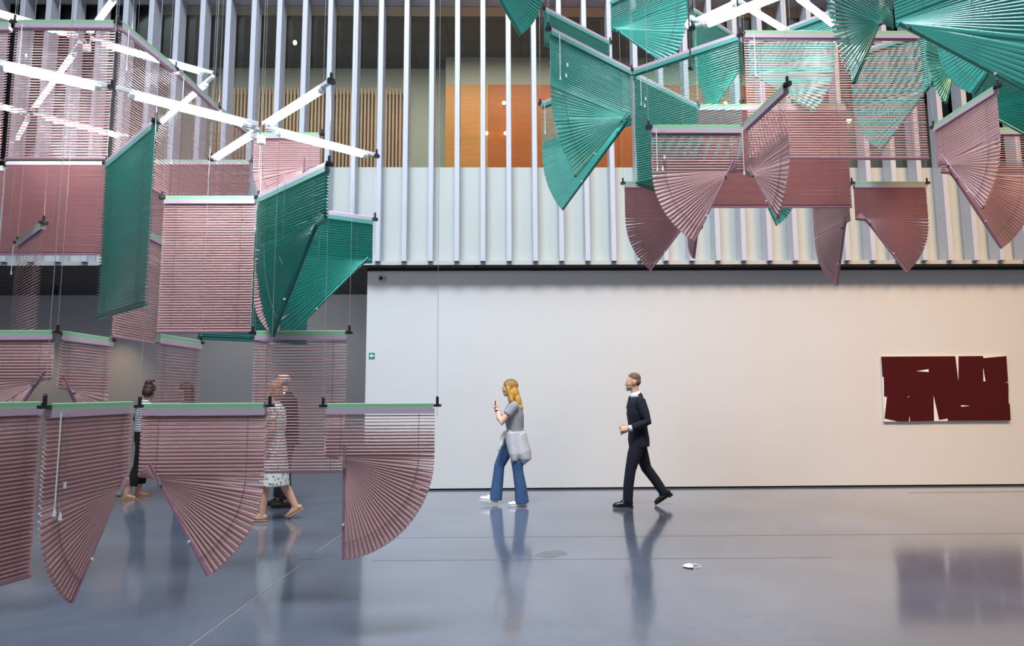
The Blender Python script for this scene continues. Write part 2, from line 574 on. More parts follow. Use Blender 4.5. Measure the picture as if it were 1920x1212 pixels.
# crumpled paper
c = atz(1297, 1063, 0)
t = thing('crumpled_paper', 'small white crumpled paper scrap lying on the floor', 'paper', c)
b = bmesh.new()
k = c.y * 0.00085
ps = [(-18, -1), (-9, 4), (0, 4), (4, 1), (-2, -5), (-10, -4)]
vs = [b.verts.new((x * k, y * k * 3.2, 0.003 + random.uniform(0, 0.02))) for x, y in ps]
cen = b.verts.new((-5 * k, 0, 0.03))
for i in range(6):
    b.faces.new((vs[i], vs[(i + 1) % 6], cen))
o = obj('paper_wad', b, M_PLASTIC, t)
o.modifiers.new('thick', 'SOLIDIFY').thickness = 0.002
b = bmesh.new()
tube(b, [((2) * k, 0, 0.006), (9 * k, 8 * k, 0.012), (16 * k, 2 * k, 0.008), (14 * k, -8 * k, 0.006), (2 * k, -9 * k, 0.005)], 0.004, 5)
obj('paper_curl', b, M_PLASTIC, t)
b = bmesh.new()
tube(b, [(-3 * k, 14 * k, 0.006), (4 * k, 6 * k, 0.015), (12 * k, 15 * k, 0.008)], 0.004, 5)
obj('paper_curl', b, M_PLASTIC, t)

# ---------------------------------------------------------------- wall details
p = at(716, 523, YWALL)
t = thing('security_camera', 'round white dome camera with black lens high on the white wall', 'security camera', p)
b = bmesh.new()
tube(b, [(0, 0, 0), (0, -0.035, 0), (0, -0.055, 0)], [0.062, 0.062, 0.045], 24)
obj('housing', b, mat('camera_grey', (0.36, 0.36, 0.37), 0.4, noise=(8, 0.03, (1, 1, 1))), t, False)
b = bmesh.new()
ell(b, (-0.004, -0.05, -0.002), (0.034, 0.03, 0.034))
obj('lens', b, mat('lens_black', (0.005, 0.005, 0.008), 0.1), t, True)

p = at(697.3, 667.5, YWALL)
t = thing('exit_sign', 'small green exit sign with a white left arrow', 'sign', p)
b = bmesh.new()
s = 0.047
box(b, -s, s, -0.008, 0, -s, s)
obj('sign_plate', b, mat('sign_green', (0.0, 0.20, 0.11), 0.4, noise=(8, 0.03, (1, 1, 1))), t)
b = bmesh.new()
poly_plate(b, [Vector((x * s, -0.008, z * s)) for x, z in ((-0.78, 0), (-0.15, 0.62), (0.12, 0.62), (-0.25, 0.2), (0.8, 0.2), (0.8, -0.2), (-0.25, -0.2), (0.12, -0.62), (-0.15, -0.62))], Vector((0, -0.001, 0)))
obj('arrow', b, M_PLASTIC, t)

# red artwork: panel outline in photograph pixels (crop frame 5.51 px per px)
def ap(cx, cy, Y=YWALL - 0.035):
    return at(1600 + cx / 5.51, 620 + cy / 5.51, Y)
org = ap(950, 600)
t = thing('painting', 'wide abstract artwork of a dark red angular shape on white', 'artwork', org)
b = bmesh.new()
poly_plate(b, [ap(x, y) - org for x, y in ((287, 270), (1340, 262), (1580, 264), (1625, 930), (320, 943))], Vector((0, 0.03, 0)))
obj('white_board', b, mat('board_white', (0.66, 0.66, 0.66), 0.6, noise=(3, 0.01, (1, 1, 1))), t)
M_RED = mat('maroon_enamel', (0.050, 0.0015, 0.0022), 0.55, noise=(3, 0.05, (1, 1, 1)), spec=0.25)
red = [[(287, 270), (1052, 266), (1086, 540), (1086, 266), (1340, 264), (1340, 286), (1580, 264), (1597, 530), (1560, 537), (1600, 541), (1604, 755), (1614, 757), (1625, 930),
        (976, 933), (974, 908), (886, 924), (826, 660), (833, 935), (586, 940), (580, 872), (572, 940), (460, 940), (322, 908), (347, 684), (318, 682), (314, 478), (300, 478)]]
from mathutils.geometry import tessellate_polygon
for pl in red:
    b = bmesh.new()
    P = [ap(x, y, YWALL - 0.0355) - org for x, y in pl]
    va = [b.verts.new(p) for p in P]
    vb = [b.verts.new(p - Vector((0, 0.004, 0))) for p in P]
    for tri in tessellate_polygon([[(p.x, p.z, 0) for p in P]]):
        b.faces.new([vb[i] for i in tri])
    for i in range(len(P)):
        b.faces.new((va[i], va[(i + 1) % len(P)], vb[(i + 1) % len(P)], vb[i]))
    obj('red_shape', b, M_RED, t)
for tri in (((650, 422), (775, 401), (779, 428)), ((1341, 385), (1364, 524), (1345, 526)), ((1112, 773), (1208, 779), (1114, 788)), ((555, 686), (570, 682), (577, 690))):
    b = bmesh.new()
    poly_plate(b, [ap(x, y, YWALL - 0.0400) - org for x, y in tri], Vector((0, -0.001, 0)))
    obj('white_chip', b, M_PLASTIC, t)

# ================================================================= BLINDS
slat_cache = {}
def slat_mesh(L, m, wd_=0.030):
    key = (round(L, 3), m.name, wd_)
    if key in slat_cache:
        return slat_cache[key]
    b = bmesh.new()
    n = 4
    th = 0.0007
    prof = []
    for k in range(n + 1):
        y = -wd_ / 2 + wd_ * k / n
        prof.append((y, 0.0030 * (1 - (2 * y / wd_) ** 2)))
    low = [(y, z - th) for y, z in prof[::-1]]
    pr = prof + low
    # rounded slat ends
    xs = [(0.0, 0.78), (0.006, 1.0), (L - 0.006, 1.0), (L, 0.78)]
    rings = [[b.verts.new((x, p[0] * s, p[1])) for p in pr] for x, s in xs]
    N = len(pr)
    for r0, r1 in zip(rings, rings[1:]):
        for k in range(N):
            b.faces.new((r0[k], r0[(k + 1) % N], r1[(k + 1) % N], r1[k]))
    b.faces.new(rings[0][::-1])
    b.faces.new(rings[-1])
    me = mesh_from(b, 'slat')
    for p in me.polygons:
        p.use_smooth = abs(p.normal.x) < 0.3 and abs(p.normal.z) > 0.5
    me.materials.append(m)
    slat_cache[key] = me
    return me

hb = bmesh.new()
tube(hb, [(0, 0, -0.008), (0, 0, 0.008)], 0.036, 16, r2=0.026)
tube(hb, [(0, 0, 0), (0, 0, 0.052)], 0.0095, 10)
tube(hb, [(0, 0, 0.052), (0, 0, 0.060)], [0.0095, 0.004], 10)
hanger_me = mesh_from(hb, 'hanger_clamp')
hanger_me.materials.append(M_BLK)
wire_cache = {}

def hanger(parent, loc, ztop=9.6):
    """clamp with its steel wire up to the rig; loc in parent space"""
    h = link('hanger_clamp', hanger_me, None, parent)
    h.location = loc
    zw = parent.location.z + loc[2]
    b = bmesh.new()
    tube(b, [(0, 0, -0.07), (0, 0, ztop - zw)], 0.0014, 5)
    o = obj('suspension_wire', b, M_WIRE, h)
    return h

BLINDS = []
def blind(label, col, a, b_, YA, YB=None, bottom=None, pivot=None, tip=None, side='R', tilt=25, ftilt=None, hang='', wand=None, tassel=None,
          pitch=0.021, group=None, bar=True, cordpx=None, fspace=0.030, prog=7, knob=True):
    A = at(a[0], a[1], YA)
    if YB is None:
        B = atz(b_[0], b_[1], A.z)
    else:
        B = at(b_[0], b_[1] if b_[1] is not None else 600, YB)
        B.z = A.z
    U = B - A
    U.z = 0
    L = U.length
    U.normalize()
    N = Vector((U.y, -U.x, 0))
    if N.dot(CP - A) < 0:
        N = -N
    Zd = Vector((0, 0, -1))
    def uv(px):
        d = ray(*px)
        t_ = (A - CP).dot(N) / d.dot(N)
        P = CP + d * t_ - A
        return P.dot(U), P.dot(Zd)
    RH = 0.032 if bar else 0.0
    HR = 0.034
    t = thing('venetian_blind', label, 'blind', A, group or ('venetian blinds of the left cluster' if A.x < -0.6 else 'venetian blinds of the right cluster'))
    ms, mh, mb, mt = (M_PINK, M_RPINK, M_BPINK, M_RGREEN) if col == 'pink' else (M_TEAL, M_RTEAL, M_BTEAL, M_RPINK)
    # bars
    if bar:
        bb = bmesh.new()
        beam(bb, U * 0.03, U * (L - 0.03), [(-0.014, -RH), (0.014, -RH), (0.014, -0.003), (0.011, 0), (-0.011, 0), (-0.014, -0.003)])
        obj('top_bar', bb, mt, t)
    bb = bmesh.new()
    c = 0.02
    prof_ = [(-c, 0), (-c, -HR), (-c + 0.004, -HR), (-c + 0.004, -HR + 0.006), (c - 0.004, -HR + 0.006), (c - 0.004, -HR), (c, -HR), (c, 0)]
    beam(bb, U * 0.02 + Zd * (RH + 0.001), U * (L - 0.02) + Zd * (RH + 0.001), prof_)
    obj('headrail', bb, mh, t)
    v0 = RH + HR + 0.014
    Ls = L - 0.03
    sm = slat_mesh(Ls, ms)
    off = 0.015
    if ftilt is None:
        ftilt = 66 if tilt >= 0 else -66
    cpx = bottom or pivot
    cen = A + U * (L / 2) + Zd * (uv(cpx)[1] * 0.55 if cpx else 0.5)
    VV = CP - cen
    def place(u0, vpos, ang, tl, up_):
        """slat whose point at length up_ sits at (u0, vpos); ang positive lowers the chosen side"""
        s = 1 if side == 'R' else -1
        e1 = U * math.cos(ang) + Zd * (s * math.sin(ang))
        pd = Zd * math.cos(ang) - U * (s * math.sin(ang))
        tl = math.atan2(VV.dot(pd), VV.dot(N)) + tl
        w = N * math.cos(tl) + pd * math.sin(tl)
        e3 = e1.cross(w)
        if e3.z < 0:
            w = -w
            e3 = -e3
        mt_ = Matrix((e1, w, e3)).transposed().to_4x4()
        mt_.translation = U * u0 + Zd * vpos - e1 * up_
        return mt_, e1
    def put(mtx, me=sm, name='slat'):
        o = link(name, me, None, t)
        o.matrix_basis = mtx
        return o
    cords = [0.16 * L, 0.84 * L] if L < 1.1 else [0.1 * L, 0.5 * L, 0.9 * L]
    cpts = {c_: [U * c_ + Zd * (RH + HR)] for c_ in cords}
    if pivot is None:
        if bottom is not None:
            _, vb = uv(bottom)
        else:
            vb = 1.0
        n = max(3, int(round((vb - v0) / pitch)))
        for i in range(n):
            tl = R(tilt + random.uniform(-2, 2))
            mx, _ = place(off, v0 + i * pitch, random.uniform(-0.002, 0.002), tl, 0)
            put(mx)
        for c_ in cords:
            cpts[c_].append(U * c_ + Zd * (v0 + n * pitch))
        vb = v0 + n * pitch
        ra, rb = U * off + Zd * vb, U * (L - off) + Zd * vb
        info = (round(L, 2), n)
    else:
        up_, vp = uv(pivot)
        ut, vt = uv(tip)
        ang = math.atan2(vt - vp, abs(ut - up_))
        arm = (L - off - up_) if side == 'R' else (up_ - off)
        got = math.hypot(vt - vp, ut - up_)
        m = max(6, int(arm * ang / fspace))
        th = 0.0023
        vr = vp - m * th
        n = max(1, int(round((vr - v0) / pitch)))
        p2 = (vr - v0) / n
        for i in range(n):
            k = max(0.0, (i - (n - prog)) / float(prog))
            tl = R(tilt + (ftilt - tilt) * k * 0.7 + random.uniform(-1.5, 1.5))
            mx, _ = place(off, v0 + i * p2, random.uniform(-0.002, 0.002), tl, 0)
            put(mx)
        ls = up_ - off
        for j in range(1, m + 1):
            a_ = ang * ((j - 0.4) / (m + 0.6))
            mx, e1 = place(up_, vr + j * th - p2 * max(0.0, 0.75 - 0.25 * j), a_ + random.uniform(-0.004, 0.004), R(ftilt + random.uniform(-1.5, 1.5)), ls)
            put(mx)
        for c_ in cords:
            cpts[c_].append(U * c_ + Zd * vr)
            arm_ = c_ - up_
            s = 1 if side == 'R' else -1
            if (side == 'R' and arm_ > 0.1) or (side != 'R' and arm_ < -0.1):
                for j in range(1, 15):
                    a_ = ang * j / 14.0
                    cpts[c_].append(U * (up_ + arm_ * math.cos(a_)) + Zd * (vr + m * th * j / 14 + abs(arm_) * math.sin(a_)) + N * 0.013)
        s = 1 if side == 'R' else -1
        e1 = U * math.cos(ang) + Zd * (s * math.sin(ang))
        vb = vp
        P0 = U * up_ + Zd * vp
        ra, rb = P0 - e1 * ls, P0 + e1 * (Ls - ls)
        if knob:
            bb = bmesh.new()
            tube(bb, [P0 + N * 0.012, P0 + N * 0.034], 0.011, 8)
            obj('pivot_knob', bb, M_CORD, t)
            bb = bmesh.new()
            q = P0 + (e1 if side == 'R' else -e1) * (arm * 0.62)
            tube(bb, [q + N * 0.012, q + N * 0.024], 0.007, 8)
            obj('rail_button', bb, M_PLASTIC, t)
        info = (round(L, 2), n, m, 'A%.0f' % math.degrees(ang), 'arm %.2f want %.2f up %.2f' % (arm, got, up_))
    # bottom rail: flat rounded bar
    bb = bmesh.new()
    d = (rb - ra).normalized()
    beam(bb, ra, rb, [(-0.013, -0.004), (-0.010, -0.008), (0.010, -0.008), (0.013, -0.004), (0.013, 0.006), (0.008, 0.009), (-0.008, 0.009), (-0.013, 0.006)],
         upv=(Vector((0, 0, 1)) if abs(d.z) < 0.05 else d.cross(N)))
    obj('bottom_rail', bb, mb, t)
    for c_ in cords:
        bb = bmesh.new()
        tube(bb, cpts[c_] if len(cpts[c_]) > 1 else [cpts[c_][0], cpts[c_][0] + Zd * 0.1], 0.0012, 4)
        q = [p + N * 0.013 if i < 2 else p + N * 0.003 + Vector((0, 0, 0.008)) for i, p in enumerate(cpts[c_])]
        if len(q) > 1:
            tube(bb, q, 0.0010, 4)
        obj('ladder_cord', bb, M_CORD, t)
    if wand:
        uw, lw = wand
        p = U * uw + N * 0.03 + Zd * (RH + 0.01)
        w = thing_part('tilt_wand', t)
        bb = bmesh.new()
        tube(bb, [p, p + Zd * 0.03, p + Zd * lw], [0.0025, 0.0034, 0.0034], 6)
        tube(bb, [p + Zd * lw, p + Zd * (lw + 0.03)], [0.005, 0.008], 8)
        obj('tilt_wand', bb, M_PLASTIC, t)
    if tassel:
        uw, lw = tassel
        p = U * uw + N * 0.03 + Zd * (RH + 0.02)
        bb = bmesh.new()
        tube(bb, [p, p + Zd * lw * 0.5 + U * 0.006, p + Zd * lw], 0.0012, 4)
        tube(bb, [p + U * 0.02, p + Zd * lw * 0.7 - U * 0.004 + U * 0.02], 0.0012, 4)
        o = obj('pull_cord', bb, M_CORD, t)
        bb = bmesh.new()
        q = p + Zd * lw
        tube(bb, [q, q + Zd * 0.035], [0.004, 0.009], 8)
        q = p + Zd * lw * 0.7 + U * 0.016
        tube(bb, [q, q + Zd * 0.03], [0.008, 0.008], 8)
        obj('cord_tassel', bb, M_PLASTIC, o)
    if cordpx:
        bb = bmesh.new()
        tube(bb, [U * uv(q)[0] + Zd * uv(q)[1] + N * 0.03 for q in cordpx], 0.0014, 5)
        obj('loose_cord', bb, M_CORD, t)
    for ch in hang:
        loc = (Zd * 0.016 + (U * 0.0 if ch == 'L' else U * L))
        hanger(t, loc)
    BLINDS.append((label, info, [tuple(round(v, 2) for v in A), tuple(round(v, 2) for v in B)]))
    return t

def thing_part(name, t):
    return None

exec_blinds = True
# ---- left group, front
blind('leftmost pink blind hanging at an angle and cut by the left photo edge', 'pink', (-150, 757), (84, 757), 2.86, 3.42, bottom=(84, 1074), tilt=50, hang='R')
blind('pink fan blind with a pointed lower tip, second from the left in the front row', 'pink', (84, 757), (252, 755), 3.02, 3.72, pivot=(216, 929), tip=(131, 1134), side='L', tilt=50, hang='L', wand=(0.07, 0.45), tassel=(0.11, 0.46))
blind('pink fan blind in the middle of the front row with diagonal bottom rail', 'pink', (262, 757), (506, 757), 3.62, 3.62, pivot=(303, 909), tip=(396, 1089), side='R', tilt=42, hang='LR')
blind('pink quarter-circle fan blind in front of the white wall end', 'pink', (606, 757), (820, 757), 4.15, 4.15, pivot=(646, 876), tip=(644, 1046), side='R', tilt=13, hang='LR', prog=12)
# ---- left group, behind
blind('pink rectangular blind hanging in front of the bald man', 'pink', (474, 621), (655, 621), 4.64, 4.64, bottom=(600, 888), tilt=23, hang='LR')
blind('narrow angled pink blind overlapping the left edge of the blind before the bald man', 'pink', (478, 630), (514, 640), 5.3, 6.0, bottom=(480, 868), tilt=15, bar=False, hang='L')
blind('pink blind at the left photo edge above the front row', 'pink', (-70, 620), (108, 620), 4.45, 4.45, pivot=(66, 722), tip=(-30, 860), side='L', tilt=40, hang='R')
blind('pink fan blind above the second front blind with a thick mauve bottom rail', 'pink', (112, 620), (212, 634), 4.45, 5.1, pivot=(133, 737), tip=(200, 870), side='R', tilt=27, hang='R')
blind('narrow pink blind in front of the long-haired dark-haired woman', 'pink', (293, 625), (377, 638), 4.3, 4.95, bottom=(292, 868), tilt=27, hang='R')
blind('shadowed pink blind half hidden behind the tall teal blind', 'pink', (222, 404), (311, 452), 5.0, None, bottom=(222, 634), tilt=40)
blind('pale pink rectangular blind between the two large teal blinds', 'pink', (305, 368), (484, 366), 5.1, 5.1, bottom=(380, 624), tilt=42, hang='LR')
blind('wide dark pink blind behind the wires at the left, below the lamps', 'pink', (10, 300), (208, 300), 7.5, 7.5, bottom=(100, 478), tilt=-48, hang='L')
blind('pink blind cut by the left edge beside the wide dark pink one', 'pink', (-190, 300), (12, 302), 7.3, 7.5, bottom=(10, 474), tilt=-48)
blind('pink blind behind the white-lit slats left of the bright pink fan', 'pink', (218, 300), (472, 296), 8.0, 8.0, bottom=(340, 476), tilt=-35, hang='R')
blind('bright white-lit blind under the lamps at upper left', 'pink', (28, 38), (222, 35), 4.62, 4.62, bottom=(120, 300), tilt=20, hang='LR', wand=(0.08, 0.30), tassel=(0.11, 0.33))
blind('white-lit blind cut by the left edge at upper left', 'pink', (-170, 42), (26, 40), 4.62, 4.62, bottom=(10, 300), tilt=20)
blind('receding white-lit blind nearest the corner under the upper lamps', 'pink', (222, 35), (330, 125), 4.62, None, bottom=(308, 366), tilt=12, hang='R', wand=(0.08, 0.3))
blind('receding white-lit blind further back beside the upper lamps', 'pink', (330, 125), (410, 199), 5.4, None, bottom=(312, 366), tilt=12, hang='R', wand=(0.08, 0.3))
blind('furthest receding white-lit blind behind the long lamp', 'pink', (410, 199), (476, 252), 6.3, None, bottom=(412, 400), tilt=12, hang='R')
blind('brightly lit pale pink fan blind directly under the lamp crossing', 'pink', (474, 249), (604, 249), 6.5, 6.5, pivot=(570, 324), tip=(566, 426), side='L', tilt=45, hang='R')
blind('tall teal rectangular blind at the left seen at an angle', 'teal', (200, 303), (293, 223), 4.55, None, bottom=(268, 574), tilt=-50, hang='LR')
blind('large teal fan blind in the centre with a long diagonal bottom rail', 'teal', (484, 367), (617, 303), 4.75, None, pivot=(586, 441), tip=(512, 628), side='L', cordpx=[(542, 344), (538, 449), (530, 481), (538, 496), (533, 532), (549, 528)], tilt=-50, hang='LR')
blind('teal fan blind right of the large central one with a white-lit cone', 'teal', (478, 376), (703, 408), 4.78, None, pivot=(672, 501), tip=(548, 624), side='L', cordpx=[(597, 443), (595, 489), (584, 499), (590, 550), (609, 557)], tilt=-50, hang='R')
blind('teal blind mostly hidden behind the pale pink rectangular blind', 'teal', (378, 410), (584, 440), 5.7, 6.4, bottom=(378, 634), tilt=-45)
blind('muted pink fan blind mostly hidden behind the large teal fan', 'pink', (477, 440), (600, 440), 5.9, 5.9, pivot=(556, 560), tip=(500, 655), side='L', tilt=40)
blind('nearly edge-on blind of thin dark slats over the dark recess', 'pink', (33, 452), (82, 414), 5.3, None, bottom=(80, 620), tilt=5, hang='LR', wand=(0.03, 0.22), pitch=0.023)

# ---- right group
blind('pale teal fan tip pointing down at the top centre of the photo', 'teal', (858, -215), (1020, -150), 4.4, None, pivot=(905, -55), tip=(985, 81), side='R', tilt=35, knob=False)
blind('teal rectangular blind behind and above the white-lit fan', 'teal', (1018, 12), (1144, 77), 6.0, None, bottom=(1140, 138), tilt=-50, hang='LR')
blind('teal fan blind glowing white in the lamp light', 'teal', (1028, 50), (1184, 130), 4.9, None, pivot=(1163, 228), tip=(1089, 318), side='L', tilt=32, hang='LR', wand=(0.1, 0.36), tassel=(0.17, 0.30))
blind('teal fan blind whose tip hangs in front of the orange wall', 'teal', (1013, 192), (1184, 130), 6.4, None, pivot=(1160, 250), tip=(1059, 387), side='L', tilt=15, hang='L', wand=(0.08, 0.3))
blind('see-through blind with slats rising to the right and a long teal rail', 'teal', (1184, 130), (1388, 61), 5.5, None, bottom=(1190, 346), tilt=8, hang='R')
blind('solid teal blind below the see-through one at the centre right', 'teal', (1187, 135), (1308, 196), 5.6, None, bottom=(1194, 346), tilt=-45, hang='LR', wand=(0.07, 0.24), tassel=(0.12, 0.23))
blind('wide closed pink blind in the middle of the right group', 'pink', (1302, 196), (1588, 197), 6.3, 6.3, bottom=(1450, 390), tilt=-50, hang='R')
blind('wide white-lit open blind with a pale pink bottom rail', 'pink', (1390, 58), (1726, 60), 4.95, 4.95, bottom=(1560, 296), tilt=17, hang='L', wand=(0.09, 0.34))
blind('pale pink fan blind left of the slanted pink one', 'pink', (1216, 235), (1394, 233), 4.65, 4.65, pivot=(1360, 332), tip=(1304, 446), side='L', tilt=24, hang='L', wand=(0.05, 0.3), tassel=(0.09, 0.28))
blind('narrow pink fan blind below a rail rising to the right', 'pink', (1394, 233), (1476, 154), 4.65, None, pivot=(1416, 330), tip=(1459, 408), side='R', tilt=6, hang='R', wand=(0.04, 0.34))
blind('brownish pink fan blind behind the pale pink one', 'pink', (1168, 341), (1310, 341), 6.5, 6.5, pivot=(1287, 418), tip=(1221, 505), side='L', tilt=-50, hang='L')
blind('dark green fan tip below the wide closed pink blind', 'teal', (1402, 215), (1490, 210), 7.4, 7.0, pivot=(1432, 370), tip=(1471, 455), side='R', tilt=-50, knob=False, hang='LR')
blind('brownish pink fan blind seen narrow beside the low right fan', 'pink', (1522, 384), (1592, 344), 7.1, None, pivot=(1583, 428), tip=(1570, 526), side='L', tilt=45, hang='R')
blind('brownish pink fan blind hanging lowest at the right over the ledge', 'pink', (1597, 341), (1738, 341), 6.4, 6.4, pivot=(1630, 420), tip=(1697, 507), side='R', tilt=-50, hang='LR')
blind('deep pink fan blind at the far right with a rail rising to the right', 'pink', (1750, 235), (1870, 158), 5.5, None, pivot=(1782, 311), tip=(1852, 402), side='R', tilt=50, hang='LR')
blind('orange-brown fan blind behind the deep pink one, cut by the right edge', 'pink', (1754, 240), (1936, 240), 5.6, 5.6, pivot=(1792, 336), tip=(1868, 451), side='R', tilt=12)
blind('teal fan blind at the top with a diagonal dark bottom rail', 'teal', (1142, 0), (1294, -70), 6.0, None, pivot=(1161, 60), tip=(1252, 124), side='R', tilt=25)
blind('pale teal fan blind behind the long teal rail', 'teal', (1295, 12), (1392, 74), 6.5, None, pivot=(1380, 140), tip=(1345, 195), side='L', tilt=-45, hang='L')
blind('pale teal fan blind seen through the wide open blind', 'teal', (1400, 80), (1566, 16), 6.6, None, pivot=(1422, 146), tip=(1502, 196), side='R', tilt=40)
blind('dark teal fan of splayed slats pointing down at the upper right', 'teal', (1540, -110), (1672, -22), 3.7, None, pivot=(1645, 48), tip=(1596, 168), side='L', tilt=15, ftilt=30)
blind('large pale teal fan blind seen through white slats at the right', 'teal', (1590, 101), (1762, 46), 6.3, None, pivot=(1735, 172), tip=(1650, 285), side='L', tilt=30)
blind('small very dark teal fan tip in front of the beige wall', 'teal', (1728, 8), (1802, 42), 5.4, None, pivot=(1788, 128), tip=(1772, 198), side='L', tilt=15, knob=False)
blind('striped pale teal fan end below the big teal blind', 'teal', (1740, -70), (1930, -150), 4.3, None, pivot=(1912, 50), tip=(1838, 160), side='L', tilt=35, knob=False)
blind('huge teal blind at the upper right corner with a thick dark diagonal rail', 'teal', (1655, -200), (2085, -420), 3.3, None, pivot=(1706, 54), tip=(1985, 203), side='R', cordpx=[(1822, -30), (1824, 14), (1849, 23), (1867, 35), (1842, 60), (1822, 64), (1835, 83), (1837, 95), (1816, 100)], tilt=50)
blind('teal blind behind the deep pink one at the right edge', 'teal', (1806, 30), (1960, -30), 5.2, None, pivot=(1838, 206), tip=(1950, 268), side='R', tilt=-45, knob=False)
# edge-on fan
blind('nearly edge-on fan with a dark rail below the pale pink fan', 'pink', (1283, 300), (1313, 270), 5.9, None, pivot=(1306, 440), tip=(1295, 525), side='L', tilt=5, knob=False, hang='LR')
for l, i, c in BLINDS:
    print(l[:48].ljust(50), i, c)

# ================================================================= LAMPS
def lamp(label, a, b_, zrel=None, YA=None, hang='', r=0.021):
    if YA is not None:
        A = at(a[0], a[1], YA)
    else:
        A = atz(a[0], a[1], CAM_Z + zrel)
    B = atz(b_[0], b_[1], A.z)
    t = thing('tube_lamp', label, 'lamp', A, 'fluorescent tubes among the blinds')
    d = B - A
    L = d.length
    d.normalize()
    bb = bmesh.new()
    beam(bb, d * 0.02, d * (L - 0.02), [(-0.014, 0.012), (-0.014, 0.036), (-0.010, 0.040), (0.010, 0.040), (0.014, 0.036), (0.014, 0.012)])
    obj('batten', bb, M_BATTEN, t)
    bb = bmesh.new()
    tube(bb, [d * (L * 0.12 + 0.02), d * (L * 0.88 - 0.02)], r, 12)
    obj('fluorescent_tube', bb, M_TUBE, t, True)
    for s in (0.12, 0.88):
        bb = bmesh.new()
        q = d * (L * s)
        tube(bb, [q - d * 0.018, q + d * 0.018], 0.022, 12)
        box(bb, q.x - 0.008, q.x + 0.008, q.y - 0.008, q.y + 0.008, 0, 0.02)
        obj('end_cap', bb, M_PLASTIC, t)
    for ch in hang:
        hanger(t, (d * (0 if ch == 'L' else L)) + Vector((0, 0, 0.02)))
    return t
lamp('long bright tube lamp crossing the left blinds, left half', (-30, 118), (210, 170), YA=3.75, hang='R', r=0.023)
lamp('long bright tube lamp crossing the left blinds, right half', (210, 170), (488, 240), YA=4.05, hang='', r=0.023)
lamp('tube lamp rising to the right to the free end above the pink fan', (492, 240), (621, 158), YA=4.55, hang='R')
lamp('tube lamp falling to the right below the free lamp end', (494, 243), (706, 297), YA=4.6, hang='R')
lamp('tube lamp falling to the left from the lamp crossing', (486, 246), (396, 303), YA=4.6, hang='R')
lamp('tube lamp at the top left from the edge to the lamp star', (-60, 10), (152, 72), YA=5.2)
lamp('tube lamp from the upper star towards the right corner', (164, 76), (404, 143), YA=5.35, hang='R')
lamp('tube lamp rising from the upper star out of the photo top', (163, 68), (222, -12), YA=5.35)
lamp('tube lamp falling steeply left from the upper star', (152, 82), (58, 212), YA=5.35)
lamp('tube lamp between the upper right lamp end and the tall teal blind', (401, 146), (292, 238), YA=5.9)
lamp('short tube lamp at the left edge in the lower star', (-80, 180), (52, 214), YA=6.5)
lamp('tube lamp running right from the lower star', (58, 216), (246, 261), YA=6.8, hang='R')
lamp('short tube lamp pointing down from the lower star', (54, 220), (30, 265), YA=6.8)
lamp('longest bright tube lamp at the upper right', (1298, 57), (1540, -38), YA=4.6, hang='L', r=0.023)
lamp('tube lamp behind the longest one at the upper right', (1300, 44), (1388, 4), YA=5.8)
lamp('tube lamp falling right between the two upper right ones', (1386, 6), (1480, 62), YA=5.4)
lamp('tube lamp falling right towards the splayed dark teal fan', (1482, -14), (1572, 54), YA=4.9, hang='')
lamp('small bright lamp end beside the top teal fan', (1286, 52), (1299, 34), YA=5.2, r=0.022)
# junction boxes below the lamp stars
for k, (x, y, Y, l) in enumerate(((490, 262, 4.58, 'white junction box hanging below the lamp crossing'), (163, 90, 5.35, 'white junction box hanging below the upper left lamp star'))):
    p = at(x, y, Y)
    t = thing('junction_box', l, 'junction box', p)
    b = bmesh.new()
    box(b, -0.026, 0.026, -0.02, 0.02, -0.035, 0.035)
    bmesh.ops.bevel(b, geom=b.edges, offset=0.004, segments=2, affect='EDGES')
    obj('box_body', b, M_PLASTIC, t)
    b = bmesh.new()
    tube(b, [(0, 0, 0.03), (-0.02, 0, 0.07), (-0.06, 0, 0.085), (-0.16, 0.0, 0.10)], 0.004, 6)
    obj('cable', b, M_BLK if k == 0 else M_PLASTIC, t)
    b = bmesh.new()
    tube(b, [(0.01, 0, 0.03), (0.04, 0, 0.07), (0.12, 0, 0.06)], 0.003, 6)
    obj('cable', b, M_PLASTIC, t)
# dark suspension rods
for k, (x, y0, y1, Y, l) in enumerate(((1295, -200, 128, 4.75, 'dark suspension rod beside the small bright lamp end'), (1391, -200, 190, 4.95, 'dark suspension rod at the left end of the wide open blind'),
                                    (1016, -200, 48, 5.9, 'dark suspension rod at the top of the rear teal blind'))):
    a, b_ = at(x, y1, Y), None
    t = thing('suspension_rod', l, 'rod', a)
    b = bmesh.new()
    tube(b, [(0, 0, 0), (0, 0, 9.4 - a.z)], 0.007, 8)
    obj('rod', b, mat('dark_rod', (0.07, 0.07, 0.08), 0.35, 0.5, noise=(10, 0.05, (1, 1, 1))), t)
    b = bmesh.new()
    tube(b, [(0, 0, -0.008), (0, 0, 0.012)], 0.02, 10)
    obj('rod_end', b, M_BLK, t)
# free wires seen in front of the facade
for x, y, Y, l in ((826, 748, 4.15, None),):
    pass
# ================================================================= PEOPLE
M_SKIN = mat('skin', (0.60, 0.33, 0.23), 0.5, noise=(14, 0.05, (1, 1, 1)))
M_EYEW = mat('eye_white', (0.75, 0.73, 0.70), 0.3)
M_IRIS = mat('eye_iris', (0.03, 0.02, 0.015), 0.2)

def remesh(o, vox, sm=3):
    r_ = o.modifiers.new('remesh', 'REMESH')
    r_.mode = 'VOXEL'
    r_.voxel_size = vox
    r_.use_smooth_shade = True
    if sm:
        q = o.modifiers.new('smooth', 'SMOOTH')
        q.iterations = sm
        q.factor = 0.5
    return o

def V(*a):
    return Vector(a)

